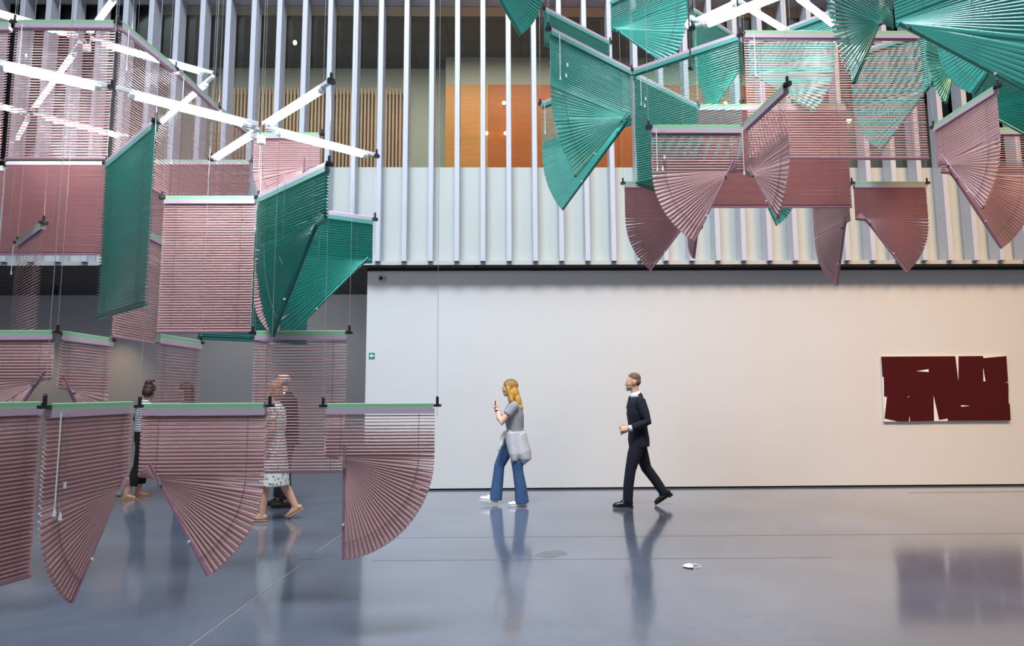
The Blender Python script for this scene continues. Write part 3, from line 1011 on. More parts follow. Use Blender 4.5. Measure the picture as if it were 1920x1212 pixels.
def hand(b, wrist, dirv, side_v, curl=1.0, sz=1.0):
    """palm and five fingers; dirv = direction of the fingers, side_v = thumb side"""
    d = Vector(dirv).normalized()
    s_ = Vector(side_v)
    s_ = (s_ - d * s_.dot(d)).normalized()
    nn = d.cross(s_)
    w = Vector(wrist)
    rot = Matrix((d, s_, nn)).transposed()
    ell(b, w + d * 0.045 * sz, (0.055 * sz, 0.041 * sz, 0.017 * sz), rot, 12, 8)
    for k, (off, ln) in enumerate(((0.030, 0.072), (0.011, 0.080), (-0.009, 0.074), (-0.028, 0.058))):
        p0 = w + d * 0.075 * sz + s_ * off * sz
        a = 0.5 * curl
        p1 = p0 + (d * math.cos(a) - nn * math.sin(a)) * ln * 0.45 * sz
        a = 1.25 * curl
        p2 = p1 + (d * math.cos(a) - nn * math.sin(a)) * ln * 0.32 * sz
        a = 1.9 * curl
        p3 = p2 + (d * math.cos(a) - nn * math.sin(a)) * ln * 0.23 * sz
        tube(b, [p0 - d * 0.02 * sz, p0, p1, p2, p3], [0.0095 * sz, 0.0092 * sz, 0.0085 * sz, 0.0078 * sz, 0.0062 * sz], 8)
    p0 = w + d * 0.025 * sz + s_ * 0.028 * sz
    p1 = p0 + (d * 0.65 + s_ * 0.75).normalized() * 0.036 * sz - nn * 0.006
    p2 = p1 + (d * 0.9 + s_ * 0.1 - nn * 0.5 * curl).normalized() * 0.030 * sz
    tube(b, [p0 - s_ * 0.012, p0, p1, p2], [0.012 * sz, 0.0115 * sz, 0.010 * sz, 0.007 * sz], 8)

def head(b, c, pitch=0.0, turn=0.0, sz=1.0):
    """head facing +x; returns transform"""
    Rm = Matrix.Rotation(turn, 3, 'Z') @ Matrix.Rotation(pitch, 3, 'Y')
    T = lambda x, y, z: Vector(c) + Rm @ (Vector((x, y, z)) * sz)
    q = lambda *r: tuple(v * sz for v in r)
    ell(b, T(-0.012, 0, 0.035), q(0.098, 0.077, 0.088), Rm)
    ell(b, T(0.030, 0, 0.0), q(0.062, 0.066, 0.082), Rm)
    ell(b, T(0.035, 0, -0.052), q(0.050, 0.052, 0.052), Rm)      # jaw
    ell(b, T(0.062, 0, -0.090), q(0.026, 0.026, 0.020), Rm)      # chin
    ell(b, T(0.078, 0, 0.030), q(0.014, 0.050, 0.012), Rm)       # brow
    tube(b, [T(0.086, 0, 0.018), T(0.100, 0, -0.008), T(0.112, 0, -0.026), T(0.092, 0, -0.034)], [0.008 * sz, 0.010 * sz, 0.013 * sz, 0.012 * sz], 8)
    for s_ in (-1, 1):
        ell(b, T(0.097, 0.010 * s_, -0.030), q(0.009, 0.009, 0.007), Rm, 8, 6)
        ell(b, T(-0.005, 0.077 * s_, -0.002), q(0.020, 0.008, 0.032), Rm, 10, 8)   # ear
        ell(b, T(0.060, 0.036 * s_, -0.022), q(0.026, 0.024, 0.024), Rm, 10, 8)
    ell(b, T(0.086, 0, -0.052), q(0.012, 0.022, 0.006), Rm, 10, 6)
    ell(b, T(0.083, 0, -0.064), q(0.012, 0.019, 0.007), Rm, 10, 6)
    return T, Rm

def eyes(t, T, sz=1.0):
    for s_ in (-1, 1):
        b = bmesh.new()
        ell(b, T(0.0795, 0.031 * s_, 0.010), (0.0115 * sz,) * 3, None, 10, 8)
        o = obj('eye', b, M_EYEW, t, True)
        b = bmesh.new()
        ell(b, T(0.0885, 0.031 * s_, 0.010), (0.0035 * sz, 0.0055 * sz, 0.0055 * sz), None, 8, 6)
        obj('iris', b, M_IRIS, o, True)

def shoe(t, ankle, toe_dir, m, name='shoe', pitch=0.0, sz=1.0, sole=None, flat=True):
    """shoe whose heel lies under the ankle; pitch lifts the heel (radians)"""
    a = Vector(ankle)
    d = Vector(toe_dir)
    d.z = 0
    d.normalize()
    fwd_ = d * math.cos(pitch) + V(0, 0, -1) * math.sin(pitch)
    upv = d * math.sin(pitch) + V(0, 0, 1) * math.cos(pitch)
    sd = d.cross(V(0, 0, 1))
    Rm = Matrix((fwd_, sd, upv)).transposed()
    T = lambda x, y, z: a + Rm @ (Vector((x, y, z)) * sz)
    b = bmesh.new()
    ell(b, T(0.06, 0, -0.045), (0.125 * sz, 0.041 * sz, 0.030 * sz), Rm)
    ell(b, T(-0.025, 0, -0.035), (0.045 * sz, 0.036 * sz, 0.042 * sz), Rm)
    ell(b, T(0.03, 0, -0.02), (0.065 * sz, 0.034 * sz, 0.035 * sz), Rm)
    ell(b, T(0.135, 0, -0.050), (0.055 * sz, 0.040 * sz, 0.022 * sz), Rm)
    o = remesh(obj(name, b, m, t), 0.006)
    b = bmesh.new()
    pr = []
    for k in range(20):
        an = 2 * PI * k / 20
        x = 0.058 + 0.132 * math.cos(an)
        y = 0.040 * math.sin(an) * (1.0 if math.cos(an) > 0 else 0.86)
        pr.append(T(x, y, -0.082))
    poly_plate(b, pr, upv * 0.016 * sz)
    if not flat:
        box_c = [T(-0.065, -0.03, -0.082), T(-0.005, -0.032, -0.082), T(-0.005, 0.032, -0.082), T(-0.065, 0.03, -0.082)]
        poly_plate(b, box_c, upv * -0.014 * sz)
    obj('sole', b, sole or M_BLK, o)
    return o

def limb(b, pts, n=14, ends=(0, -1)):
    chain(b, pts, n, ends)

def basic_body(t, P, m=M_SKIN, hand_specs=(), headspec=None, sz=1.0, vox=0.0065):
    """one continuous figure.  P: joints"""
    b = bmesh.new()
    hp, ch, nk = P['hip'], P['chest'], P['neck']
    limb(b, [(hp + V(0, 0, -0.07), 0.135, 0.095), (hp, 0.160, 0.112), (hp.lerp(ch, 0.38), 0.135, 0.095), (ch, 0.165, 0.115), (ch + V(0, 0, 0.10), 0.150, 0.10), (nk + V(0, 0, -0.06), 0.085, 0.07)])
    limb(b, [(nk + V(0, 0, -0.06), 0.062, 0.062), (P['head'] + V(-0.015, 0, -0.06), 0.055, 0.058)])
    for s_, sh, el, wr in P['arms']:
        limb(b, [(sh, 0.052, 0.055), (sh.lerp(el, 0.5), 0.045, 0.048), (el, 0.036, 0.040), (el.lerp(wr, 0.35), 0.038, 0.040), (wr, 0.025, 0.030)])
    for hip_, kn, an in P['legs']:
        limb(b, [(hip_, 0.088, 0.095), (hip_.lerp(kn, 0.45), 0.076, 0.082), (kn, 0.053, 0.056), (kn.lerp(an, 0.35), 0.051, 0.057), (an, 0.034, 0.038)])
    for an, td, pt in P['feet']:
        d = Vector(td).normalized()
        tube(b, [an, an + V(0, 0, -0.03) + d * 0.03, an + d * 0.13 * math.cos(pt) + V(0, 0, -0.055 - 0.13 * math.sin(pt))], [0.034, 0.036, 0.022], 10)
        ell(b, an + V(0, 0, -0.04) - d * 0.01, (0.035, 0.03, 0.03))
    for h in hand_specs:
        hand(b, *h)
    T, Rm = head(b, P['head'], *(headspec or (0, 0)))
    o = remesh(obj('body', b, m, t), vox, 2)
    eyes(t, T)
    return o, T, Rm

def cloth(t, name, seqs, m, vox=0.009, sm=4, extra=None):
    b = bmesh.new()
    for q in seqs:
        up_body = q[0][0].z < q[-1][0].z
        limb(b, q, 16, (-1,) if up_body else (0,))
    if extra:
        extra(b)
    return remesh(obj(name, b, m, t), vox, sm)

# ---------------- man in the navy suit
def place_person(label, x, yfeet, rz=PI, group=None):
    p = atz(x, yfeet, 0)
    return thing('person', label, 'person', (p.x, p.y, 0), group, rz), p
M_NAVY = mat('navy_suit_cloth', (0.004, 0.006, 0.019), 0.9, noise=(40, 0.15, (1, 1, 1)), bump=0.1)
M_SHIRTW = mat('white_shirt', (0.70, 0.76, 0.88), 0.7, noise=(20, 0.03, (1, 1, 1)))
M_SHOEB = mat('black_leather', (0.008, 0.008, 0.009), 0.25, noise=(12, 0.1, (1, 1, 1)))
M_HAIRM = mat('short_brown_hair', (0.14, 0.085, 0.05), 0.8, noise=(60, 0.4, (1, 1, 4)), bump=0.4)
M_BEARD = mat('greying_beard', (0.30, 0.25, 0.21), 0.9, noise=(70, 0.35, (1, 1, 1)), bump=0.4)
t, p0 = place_person('man in a navy suit striding left, short hair and greying beard', 1200, 950)
P = dict(hip=V(0, 0, 0.96), chest=V(0.01, 0, 1.26), neck=V(0.015, 0, 1.50), head=V(0.055, 0, 1.675),
         arms=[(1, V(0, 0.185, 1.43), V(-0.085, 0.235, 1.15), V(0.175, 0.21, 1.06)), (-1, V(0, -0.185, 1.43), V(-0.12, -0.23, 1.16), V(0.10, -0.20, 1.02))],
         legs=[(V(0, 0.09, 0.92), V(0.135, 0.09, 0.50), V(0.185, 0.09, 0.085)), (V(0, -0.09, 0.92), V(-0.12, -0.09, 0.50), V(-0.36, -0.09, 0.16))],
         feet=[(V(0.185, 0.09, 0.085), (1, 0, 0), 0.0), (V(-0.36, -0.09, 0.16), (1, 0, 0), 0.55)])
basic_body(t, P, M_SKIN, [(V(0.175, 0.21, 1.06), (1, -0.1, -0.10), (0, -0.4, 1), 0.9), (V(0.10, -0.20, 1.02), (0.9, 0.1, -0.3), (0, 0.5, 1), 0.7)])
def lap(b):
    pass
cloth(t, 'jacket', [[(V(-0.012, 0, 0.80), 0.185, 0.140), (V(-0.005, 0, 0.90), 0.188, 0.146), (V(0.0, 0, 1.06), 0.165, 0.128), (V(0.01, 0, 1.26), 0.195, 0.142), (V(0.005, 0, 1.40), 0.185, 0.125), (V(0.0, 0, 1.475), 0.115, 0.085)],
                    [(V(0, 0.175, 1.425), 0.070, 0.078), (V(-0.05, 0.215, 1.27), 0.062, 0.066), (V(-0.085, 0.235, 1.15), 0.056, 0.058), (V(0.05, 0.225, 1.095), 0.052, 0.052), (V(0.13, 0.215, 1.07), 0.046, 0.046)],
                    [(V(0, -0.175, 1.425), 0.070, 0.078), (V(-0.07, -0.215, 1.27), 0.062, 0.066), (V(-0.12, -0.23, 1.16), 0.056, 0.058), (V(0.00, -0.215, 1.08), 0.052, 0.052), (V(0.06, -0.205, 1.04), 0.046, 0.046)]], M_NAVY)
cloth(t, 'trousers', [[(V(0, 0, 0.98), 0.165, 0.120), (V(0, 0, 0.86), 0.165, 0.118)],
                      [(V(0, 0.09, 0.92), 0.098, 0.108), (V(0.08, 0.09, 0.70), 0.088, 0.095), (V(0.135, 0.09, 0.50), 0.070, 0.074), (V(0.170, 0.09, 0.28), 0.066, 0.070), (V(0.183, 0.09, 0.070), 0.062, 0.068)],
                      [(V(0, -0.09, 0.92), 0.098, 0.108), (V(-0.06, -0.09, 0.70), 0.088, 0.095), (V(-0.12, -0.09, 0.50), 0.070, 0.074), (V(-0.24, -0.09, 0.34), 0.064, 0.068), (V(-0.358, -0.09, 0.155), 0.058, 0.064)]], M_NAVY)
b = bmesh.new()
tube(b, [V(0.12, 0.216, 1.072), V(0.168, 0.211, 1.061)], [0.042, 0.038], 14)
obj('shirt_cuff', b, M_SHIRTW, t, True)
b = bmesh.new()
tube(b, [V(0.055, -0.205, 1.042), V(0.095, -0.20, 1.024)], [0.042, 0.038], 14)
obj('shirt_cuff', b, M_SHIRTW, t, True)
b = bmesh.new()
tube(b, [V(0.012, 0, 1.465), V(0.022, 0, 1.515), V(0.030, 0, 1.545)], [0.088, 0.074, 0.068], 18)
obj('shirt_collar', b, M_SHIRTW, t, True)
b = bmesh.new()
poly_plate(b, [V(0.115, 0.02, 1.49), V(0.115, -0.02, 1.49), V(0.155, -0.035, 1.32), V(0.155, 0.035, 1.32)], V(-0.02, 0, -0.01))
obj('tie', b, M_BLK, t)
T = lambda x, y, z: V(0.055 + x, y, 1.685 + z)
b = bmesh.new()
ell(b, T(-0.022, 0, 0.055), (0.092, 0.080, 0.078))
ell(b, T(-0.055, 0, 0.010), (0.058, 0.074, 0.070))
remesh(obj('hair', b, M_HAIRM, t), 0.006, 2)
b = bmesh.new()
ell(b, T(0.046, 0, -0.070), (0.050, 0.055, 0.042))
ell(b, T(0.068, 0, -0.098), (0.032, 0.032, 0.026))
remesh(obj('beard', b, M_BEARD, t), 0.005, 2)
shoe(t, V(0.185, 0.09, 0.096), (1, 0, 0), M_SHOEB, sz=1.08, flat=False)
shoe(t, V(-0.36, -0.09, 0.185), (1, 0, 0), M_SHOEB, pitch=0.55, sz=1.08, flat=False)

# ---------------- woman in grey t-shirt and jeans
M_TEE = mat('grey_jersey', (0.27, 0.28, 0.30), 0.9, noise=(30, 0.1, (1, 1, 1)), bump=0.2)
M_HOOD = mat('light_grey_sweat_fabric', (0.47, 0.48, 0.51), 0.9, noise=(18, 0.1, (1, 1, 1)), bump=0.4)
M_JEAN = mat('blue_denim', (0.035, 0.085, 0.20), 0.85, noise=(25, 0.2, (1, 1, 3)), bump=0.2)
M_SNEAK = mat('white_sneaker', (0.74, 0.74, 0.74), 0.5, noise=(10, 0.03, (1, 1, 1)))
def hair_mat(name, root, tip, z0, z1):
    m = mat(name, tip, 0.5, noise=(30, 0.3, (6, 6, 1)), bump=0.5)
    nt = m.node_tree
    b = nt.nodes['Principled BSDF']
    src = b.inputs['Base Color'].links[0].from_socket
    g = nt.nodes.new('ShaderNodeTexCoord')
    sx = nt.nodes.new('ShaderNodeSeparateXYZ')
    mr = nt.nodes.new('ShaderNodeMapRange')
    mr.inputs[1].default_value, mr.inputs[2].default_value = z0, z1
    mx = nt.nodes.new('ShaderNodeMixRGB')
    mx.inputs[2].default_value = (*root, 1)
    nt.links.new(g.outputs['Object'], sx.inputs[0])
    nt.links.new(sx.outputs[2], mr.inputs[0])
    nt.links.new(mr.outputs[0], mx.inputs[0])
    nt.links.new(src, mx.inputs[1])
    nt.links.new(mx.outputs[0], b.inputs['Base Color'])
    return m
M_BLOND = hair_mat('golden_dyed_hair', (0.10, 0.05, 0.02), (0.56, 0.29, 0.045), 1.58, 1.76)
t, p1 = place_person('woman with long golden hair in a grey t-shirt and blue jeans walking left', 965, 948)
P = dict(hip=V(-0.02, 0, 0.93), chest=V(0.0, 0, 1.22), neck=V(0.01, 0, 1.44), head=V(0.065, 0, 1.605),
         arms=[(1, V(0, 0.165, 1.37), V(0.19, 0.20, 1.13), V(0.235, 0.11, 1.32)), (-1, V(0, -0.165, 1.37), V(0.16, -0.20, 1.14), V(0.25, -0.05, 1.31))],
         legs=[(V(-0.02, 0.08, 0.88), V(-0.045, 0.08, 0.48), V(-0.095, 0.08, 0.085)), (V(0.0, -0.08, 0.88), V(0.21, -0.08, 0.53), V(0.28, -0.08, 0.11))],
         feet=[(V(-0.095, 0.08, 0.085), (1, 0, 0), 0.0), (V(0.28, -0.08, 0.10), (1, 0, 0), -0.08)])
basic_body(t, P, mat('light_skin', (0.66, 0.40, 0.30), 0.5, noise=(14, 0.05, (1, 1, 1))), [(V(0.235, 0.11, 1.32), (0.15, -0.25, 1), (0.6, -1, 0), 0.95, 0.9), (V(0.25, -0.05, 1.31), (0.1, 0.3, 1), (0.5, 1, 0), 0.95, 0.9)], (0.03, 0))
cloth(t, 't_shirt', [[(V(-0.03, 0, 0.90), 0.165, 0.128), (V(-0.015, 0, 1.04), 0.155, 0.122), (V(0.005, 0, 1.22), 0.172, 0.142), (V(0.0, 0, 1.35), 0.165, 0.115), (V(-0.005, 0, 1.415), 0.10, 0.075)],
                     [(V(0, 0.160, 1.365), 0.064, 0.070), (V(0.10, 0.188, 1.245), 0.068, 0.070)],
                     [(V(0, -0.160, 1.365), 0.064, 0.070), (V(0.09, -0.188, 1.25), 0.068, 0.070)]], M_TEE)
def hoodx(b):
    tube(b, [V(0.13, 0.03, 0.99), V(0.165, 0.07, 0.93), V(0.185, 0.10, 0.84), V(0.225, 0.11, 0.75)], [0.030, 0.036, 0.030, 0.022], 10)
    tube(b, [V(0.13, -0.03, 0.99), V(0.15, -0.05, 0.92), V(0.145, -0.06, 0.80)], [0.03, 0.034, 0.025], 10)
    ell(b, V(0.13, 0, 0.99), (0.032, 0.06, 0.032))
    limb(b, [(V(-0.09, 0.01, 0.60), 0.13, 0.07), (V(-0.125, 0.01, 0.64), 0.175, 0.115), (V(-0.10, 0.01, 0.72), 0.188, 0.135), (V(-0.07, 0, 0.84), 0.185, 0.13), (V(-0.04, 0, 0.97), 0.172, 0.13)], 20)
    limb(b, [(V(0.0, 0.10, 0.62), 0.085, 0.05), (V(-0.01, 0.10, 0.70), 0.10, 0.09), (V(0.0, 0.06, 0.86), 0.13, 0.12), (V(0.0, 0.03, 0.97), 0.15, 0.13)], 16)
cloth(t, 'tied_sweatshirt', [[(V(-0.02, 0, 0.94), 0.178, 0.142), (V(-0.015, 0, 1.01), 0.170, 0.138)]], M_HOOD, 0.009, 3, hoodx)
cloth(t, 'jeans', [[(V(-0.02, 0, 0.95), 0.158, 0.122), (V(-0.02, 0, 0.84), 0.160, 0.125)],
                   [(V(-0.02, 0.08, 0.88), 0.096, 0.108), (V(-0.03, 0.08, 0.68), 0.085, 0.092), (V(-0.045, 0.08, 0.48), 0.070, 0.074), (V(-0.08, 0.08, 0.26), 0.078, 0.084), (V(-0.10, 0.08, 0.040), 0.086, 0.098)],
                   [(V(0.0, -0.08, 0.88), 0.096, 0.108), (V(0.13, -0.08, 0.70), 0.085, 0.092), (V(0.21, -0.08, 0.53), 0.070, 0.074), (V(0.235, -0.08, 0.30), 0.074, 0.080), (V(0.265, -0.08, 0.065), 0.080, 0.092)]], M_JEAN)
shoe(t, V(-0.095, 0.08, 0.086), (1, 0, 0), M_SNEAK, sole=M_SNEAK)
shoe(t, V(0.29, -0.08, 0.115), (1, 0, 0), M_SNEAK, pitch=-0.16, sole=M_SNEAK)
T = lambda x, y, z: V(0.065 + x, y, 1.605 + z)
def hairx(b):
    ell(b, T(-0.020, 0, 0.045), (0.110, 0.092, 0.092))
    ell(b, T(-0.070, 0, -0.06), (0.068, 0.100, 0.13), Matrix.Rotation(0.15, 3, 'Y'))
    ell(b, T(-0.115, 0, -0.175), (0.058, 0.105, 0.125), Matrix.Rotation(0.22, 3, 'Y'))
    ell(b, T(-0.150, 0, -0.265), (0.042, 0.10, 0.060), Matrix.Rotation(0.3, 3, 'Y'))
    for s_ in (-1, 1):
        tube(b, [T(0.045, 0.070 * s_, 0.06), T(0.020, 0.088 * s_, 0.0), T(-0.005, 0.090 * s_, -0.08), T(-0.03, 0.100 * s_, -0.17), T(-0.09, 0.10 * s_, -0.26)], [0.02, 0.030, 0.032, 0.034, 0.02], 8)
b = bmesh.new()
hairx(b)
remesh(obj('long_hair', b, M_BLOND, t), 0.007, 14)
b = bmesh.new()
for s_ in (-1, 1):
    tube(b, [T(0.0, 0.080 * s_, 0.012), T(0.085, 0.062 * s_, 0.014)], 0.0025, 6)
    tube(b, [T(0.093 + 0.004 * math.cos(a), 0.034 * s_ + 0.024 * math.cos(a), 0.010 + 0.019 * math.sin(a)) for a in [2 * PI * k / 12 for k in range(13)]], 0.002, 6, cap=False)
tube(b, [T(0.1, -0.011, 0.012), T(0.1, 0.011, 0.012)], 0.002, 6)
obj('glasses', b, mat('glasses_frame', (0.10, 0.04, 0.03), 0.3), t)
b = bmesh.new()
tube(b, [V(0.231, 0.121, 1.283), V(0.233, 0.114, 1.303)], 0.034, 14)
obj('wristband', b, M_BLK, t, True)
hp_ = V(p1.x, p1.y, 0)
# phone in her hands: a thing of its own
ph = thing('phone', 'black phone held up by the woman in the grey t-shirt', 'phone', (p1.x - 0.262, p1.y - 0.02, 1.40), None, PI)
b = bmesh.new()
box(b, -0.006, 0.006, -0.07, 0.07, -0.036, 0.036)
bmesh.ops.bevel(b, geom=b.edges, offset=0.003, segments=2, affect='EDGES')
obj('phone_body', b, M_BLK, ph)
b = bmesh.new()
box(b, -0.0075, -0.006, -0.064, 0.064, -0.032, 0.032)
obj('screen', b, M_IRIS, ph)
b = bmesh.new()
for dy in (0.014, 0.026):
    tube(b, [V(0.006, 0.05, dy), V(0.009, 0.05, dy)], 0.005, 8)
obj('lens', b, M_IRIS, ph)

# ---------------- woman with a bun behind the blinds
M_STRIPE = mat('striped_top', (0.7, 0.7, 0.72), 0.9)
nt = M_STRIPE.node_tree
wv = nt.nodes.new('ShaderNodeTexWave')
wv.bands_direction = 'Z'
wv.inputs['Scale'].default_value = 9
wv.inputs['Distortion'].default_value = 1.5
cr = nt.nodes.new('ShaderNodeValToRGB')
cr.color_ramp.interpolation = 'CONSTANT'
cr.color_ramp.elements[0].color = (0.05, 0.06, 0.08, 1)
cr.color_ramp.elements[1].color = (0.72, 0.74, 0.78, 1)
cr.color_ramp.elements[1].position = 0.30
tc = nt.nodes.new('ShaderNodeTexCoord')
nt.links.new(tc.outputs['Object'], wv.inputs['Vector'])
nt.links.new(wv.outputs['Fac'], cr.inputs[0])
nt.links.new(cr.outputs[0], nt.nodes['Principled BSDF'].inputs['Base Color'])
M_BLKC = mat('black_cloth', (0.004, 0.004, 0.005), 0.9, noise=(30, 0.2, (1, 1, 1)))
M_DHAIR = mat('dark_brown_hair', (0.035, 0.014, 0.010), 0.55, noise=(30, 0.4, (5, 5, 1)), bump=0.5)
M_GOLD = mat('gold_leather', (0.50, 0.30, 0.13), 0.35, 0.3, noise=(20, 0.1, (1, 1, 1)))
t, p2 = place_person('woman with a dark red-brown hair bun, striped top and black trousers behind the blinds', 262, 933, rz=R(38))
P = dict(hip=V(0, 0, 0.94), chest=V(0.02, 0, 1.23), neck=V(0.03, 0, 1.44), head=V(0.055, 0, 1.585),
         arms=[(1, V(0.01, 0.165, 1.37), V(0.0, 0.215, 1.12), V(0.18, 0.10, 1.06)), (-1, V(0.01, -0.165, 1.37), V(0.0, -0.215, 1.12), V(0.18, -0.10, 1.06))],
         legs=[(V(0, 0.08, 0.88), V(0.04, 0.085, 0.48), V(-0.02, 0.09, 0.075)), (V(0, -0.08, 0.88), V(-0.04, -0.09, 0.48), V(-0.20, -0.10, 0.075))],
         feet=[(V(-0.02, 0.09, 0.075), (1, 0, 0), 0.0), (V(-0.20, -0.10, 0.075), (0.9, -0.4, 0), 0.0)])
_, TB, RB = basic_body(t, P, M_SKIN, [(V(0.18, 0.10, 1.06), (0.7, -0.7, 0.1), (0.2, 0, 1), 0.8, 0.9), (V(0.18, -0.10, 1.06), (0.7, 0.7, 0.1), (0.2, 0, 1), 0.8, 0.9)], (0.35, 0.9), vox=0.008)
cloth(t, 'striped_top', [[(V(0, 0, 0.98), 0.165, 0.125), (V(0.01, 0, 1.10), 0.150, 0.118), (V(0.02, 0, 1.24), 0.172, 0.135), (V(0.01, 0, 1.36), 0.165, 0.11), (V(0.01, 0, 1.42), 0.10, 0.075)],
                         [(V(0.01, 0.16, 1.365), 0.062, 0.068), (V(0.0, 0.20, 1.22), 0.058, 0.062)], [(V(0.01, -0.16, 1.365), 0.062, 0.068), (V(0.0, -0.20, 1.22), 0.058, 0.062)]], M_STRIPE, 0.010)
cloth(t, 'black_trousers', [[(V(0, 0, 0.99), 0.160, 0.120), (V(0, 0, 0.84), 0.162, 0.122)],
                            [(V(0, 0.08, 0.88), 0.095, 0.105), (V(0.04, 0.085, 0.48), 0.080, 0.085), (V(0.0, 0.09, 0.20), 0.080, 0.085)],
                            [(V(0, -0.08, 0.88), 0.095, 0.105), (V(-0.04, -0.09, 0.48), 0.080, 0.085), (V(-0.14, -0.095, 0.20), 0.080, 0.085)]], M_BLKC, 0.010)
b = bmesh.new()
T = TB
ell(b, T(-0.022, 0, 0.045), (0.106, 0.090, 0.092), RB)
ell(b, T(-0.055, 0, -0.015), (0.070, 0.084, 0.085), RB)
ell(b, T(-0.085, 0, 0.115), (0.055, 0.055, 0.050), RB)
tube(b, [T(-0.08, -0.02, 0.14), T(-0.07, -0.06, 0.165), T(-0.05, -0.08, 0.15)], [0.022, 0.018, 0.008], 6)
remesh(obj('hair_bun', b, M_DHAIR, t), 0.007, 2)
b = bmesh.new()
tube(b, [V(0.02, 0.11, 1.44), V(0.14, 0.10, 1.30), V(0.13, 0.08, 1.12)], 0.016, 8)
tube(b, [V(0.02, 0.11, 1.44), V(-0.11, 0.10, 1.34), V(-0.13, 0.08, 1.15)], 0.016, 8)
obj('bag_strap', b, M_BLKC, t, True)
for an, td in ((V(-0.02, 0.09, 0.078), V(1, 0, 0)), (V(-0.20, -0.10, 0.078), V(0.9, -0.4, 0))):
    b = bmesh.new()
    d = td.normalized()
    sd = d.cross(V(0, 0, 1))
    poly_plate(b, [V(an.x, an.y, 0) + d * (0.055 + 0.135 * math.cos(2 * PI * k / 16)) + sd * 0.042 * math.sin(2 * PI * k / 16) for k in range(16)], V(0, 0, 0.018))
    for q in (0.02, 0.09, 0.13):
        c_ = V(an.x, an.y, 0) + d * q
        h_ = 0.085 - q * 0.32
        tube(b, [c_ - sd * 0.040 + V(0, 0, 0.01), c_ - sd * 0.026 + V(0, 0, h_ * 0.8), c_ + V(0, 0, h_), c_ + sd * 0.026 + V(0, 0, h_ * 0.8), c_ + sd * 0.040 + V(0, 0, 0.01)], 0.006, 6)
    obj('sandal', b, M_GOLD, t)

# ---------------- long-haired woman mostly hidden by blinds
t, p3 = place_person('woman with long dark brown hair seen through the narrow pink blind', 343, 930, rz=PI)
P = dict(hip=V(0, 0, 0.94), chest=V(0.01, 0, 1.22), neck=V(0.02, 0, 1.44), head=V(0.05, 0, 1.60),
         arms=[(1, V(0, 0.165, 1.37), V(-0.02, 0.21, 1.10), V(0.15, 0.19, 0.95)), (-1, V(0, -0.165, 1.37), V(-0.02, -0.21, 1.10), V(0.15, -0.19, 0.95))],
         legs=[(V(0, 0.08, 0.88), V(0.03, 0.08, 0.48), V(-0.01, 0.08, 0.085)), (V(0, -0.08, 0.88), V(0.0, -0.08, 0.48), V(-0.05, -0.08, 0.085))],
         feet=[(V(-0.01, 0.08, 0.085), (1, 0, 0), 0.0), (V(-0.05, -0.08, 0.085), (1, 0, 0), 0.0)])
basic_body(t, P, M_SKIN, [(V(0.15, 0.19, 0.95), (0.8, 0, -0.5), (0, -0.5, 1), 0.6, 0.9), (V(0.15, -0.19, 0.95), (0.8, 0, -0.5), (0, 0.5, 1), 0.6, 0.9)], (0.1, 0), vox=0.008)
cloth(t, 'dark_top', [[(V(0, 0, 0.92), 0.165, 0.125), (V(0, 0, 1.05), 0.152, 0.12), (V(0.01, 0, 1.23), 0.172, 0.138), (V(0, 0, 1.36), 0.165, 0.11), (V(0, 0, 1.42), 0.10, 0.075)],
                      [(V(0, 0.16, 1.365), 0.062, 0.068), (V(-0.02, 0.205, 1.10), 0.052, 0.056)], [(V(0, -0.16, 1.365), 0.062, 0.068), (V(-0.02, -0.205, 1.10), 0.052, 0.056)]],
      mat('plum_cloth', (0.05, 0.02, 0.03), 0.9, noise=(20, 0.2, (1, 1, 1))), 0.010)
cloth(t, 'dark_trousers', [[(V(0, 0, 0.95), 0.158, 0.12), (V(0, 0, 0.84), 0.16, 0.122)],
                           [(V(0, 0.08, 0.88), 0.095, 0.105), (V(0.03, 0.08, 0.48), 0.072, 0.078), (V(0, 0.08, 0.12), 0.062, 0.068)],
                           [(V(0, -0.08, 0.88), 0.095, 0.105), (V(0, -0.08, 0.48), 0.072, 0.078), (V(-0.04, -0.08, 0.12), 0.062, 0.068)]], M_BLKC, 0.010)
b = bmesh.new()
T = lambda x, y, z: V(0.05 + x, y, 1.60 + z)
ell(b, T(-0.020, 0, 0.045), (0.108, 0.090, 0.092))
ell(b, T(-0.070, 0, -0.07), (0.070, 0.098, 0.14))
ell(b, T(-0.10, 0, -0.20), (0.055, 0.105, 0.13), Matrix.Rotation(0.15, 3, 'Y'))
remesh(obj('long_hair', b, M_DHAIR, t), 0.007, 2)
shoe(t, V(-0.01, 0.08, 0.086), (1, 0, 0), M_SHOEB)
shoe(t, V(-0.05, -0.08, 0.086), (1, 0, 0), M_SHOEB)

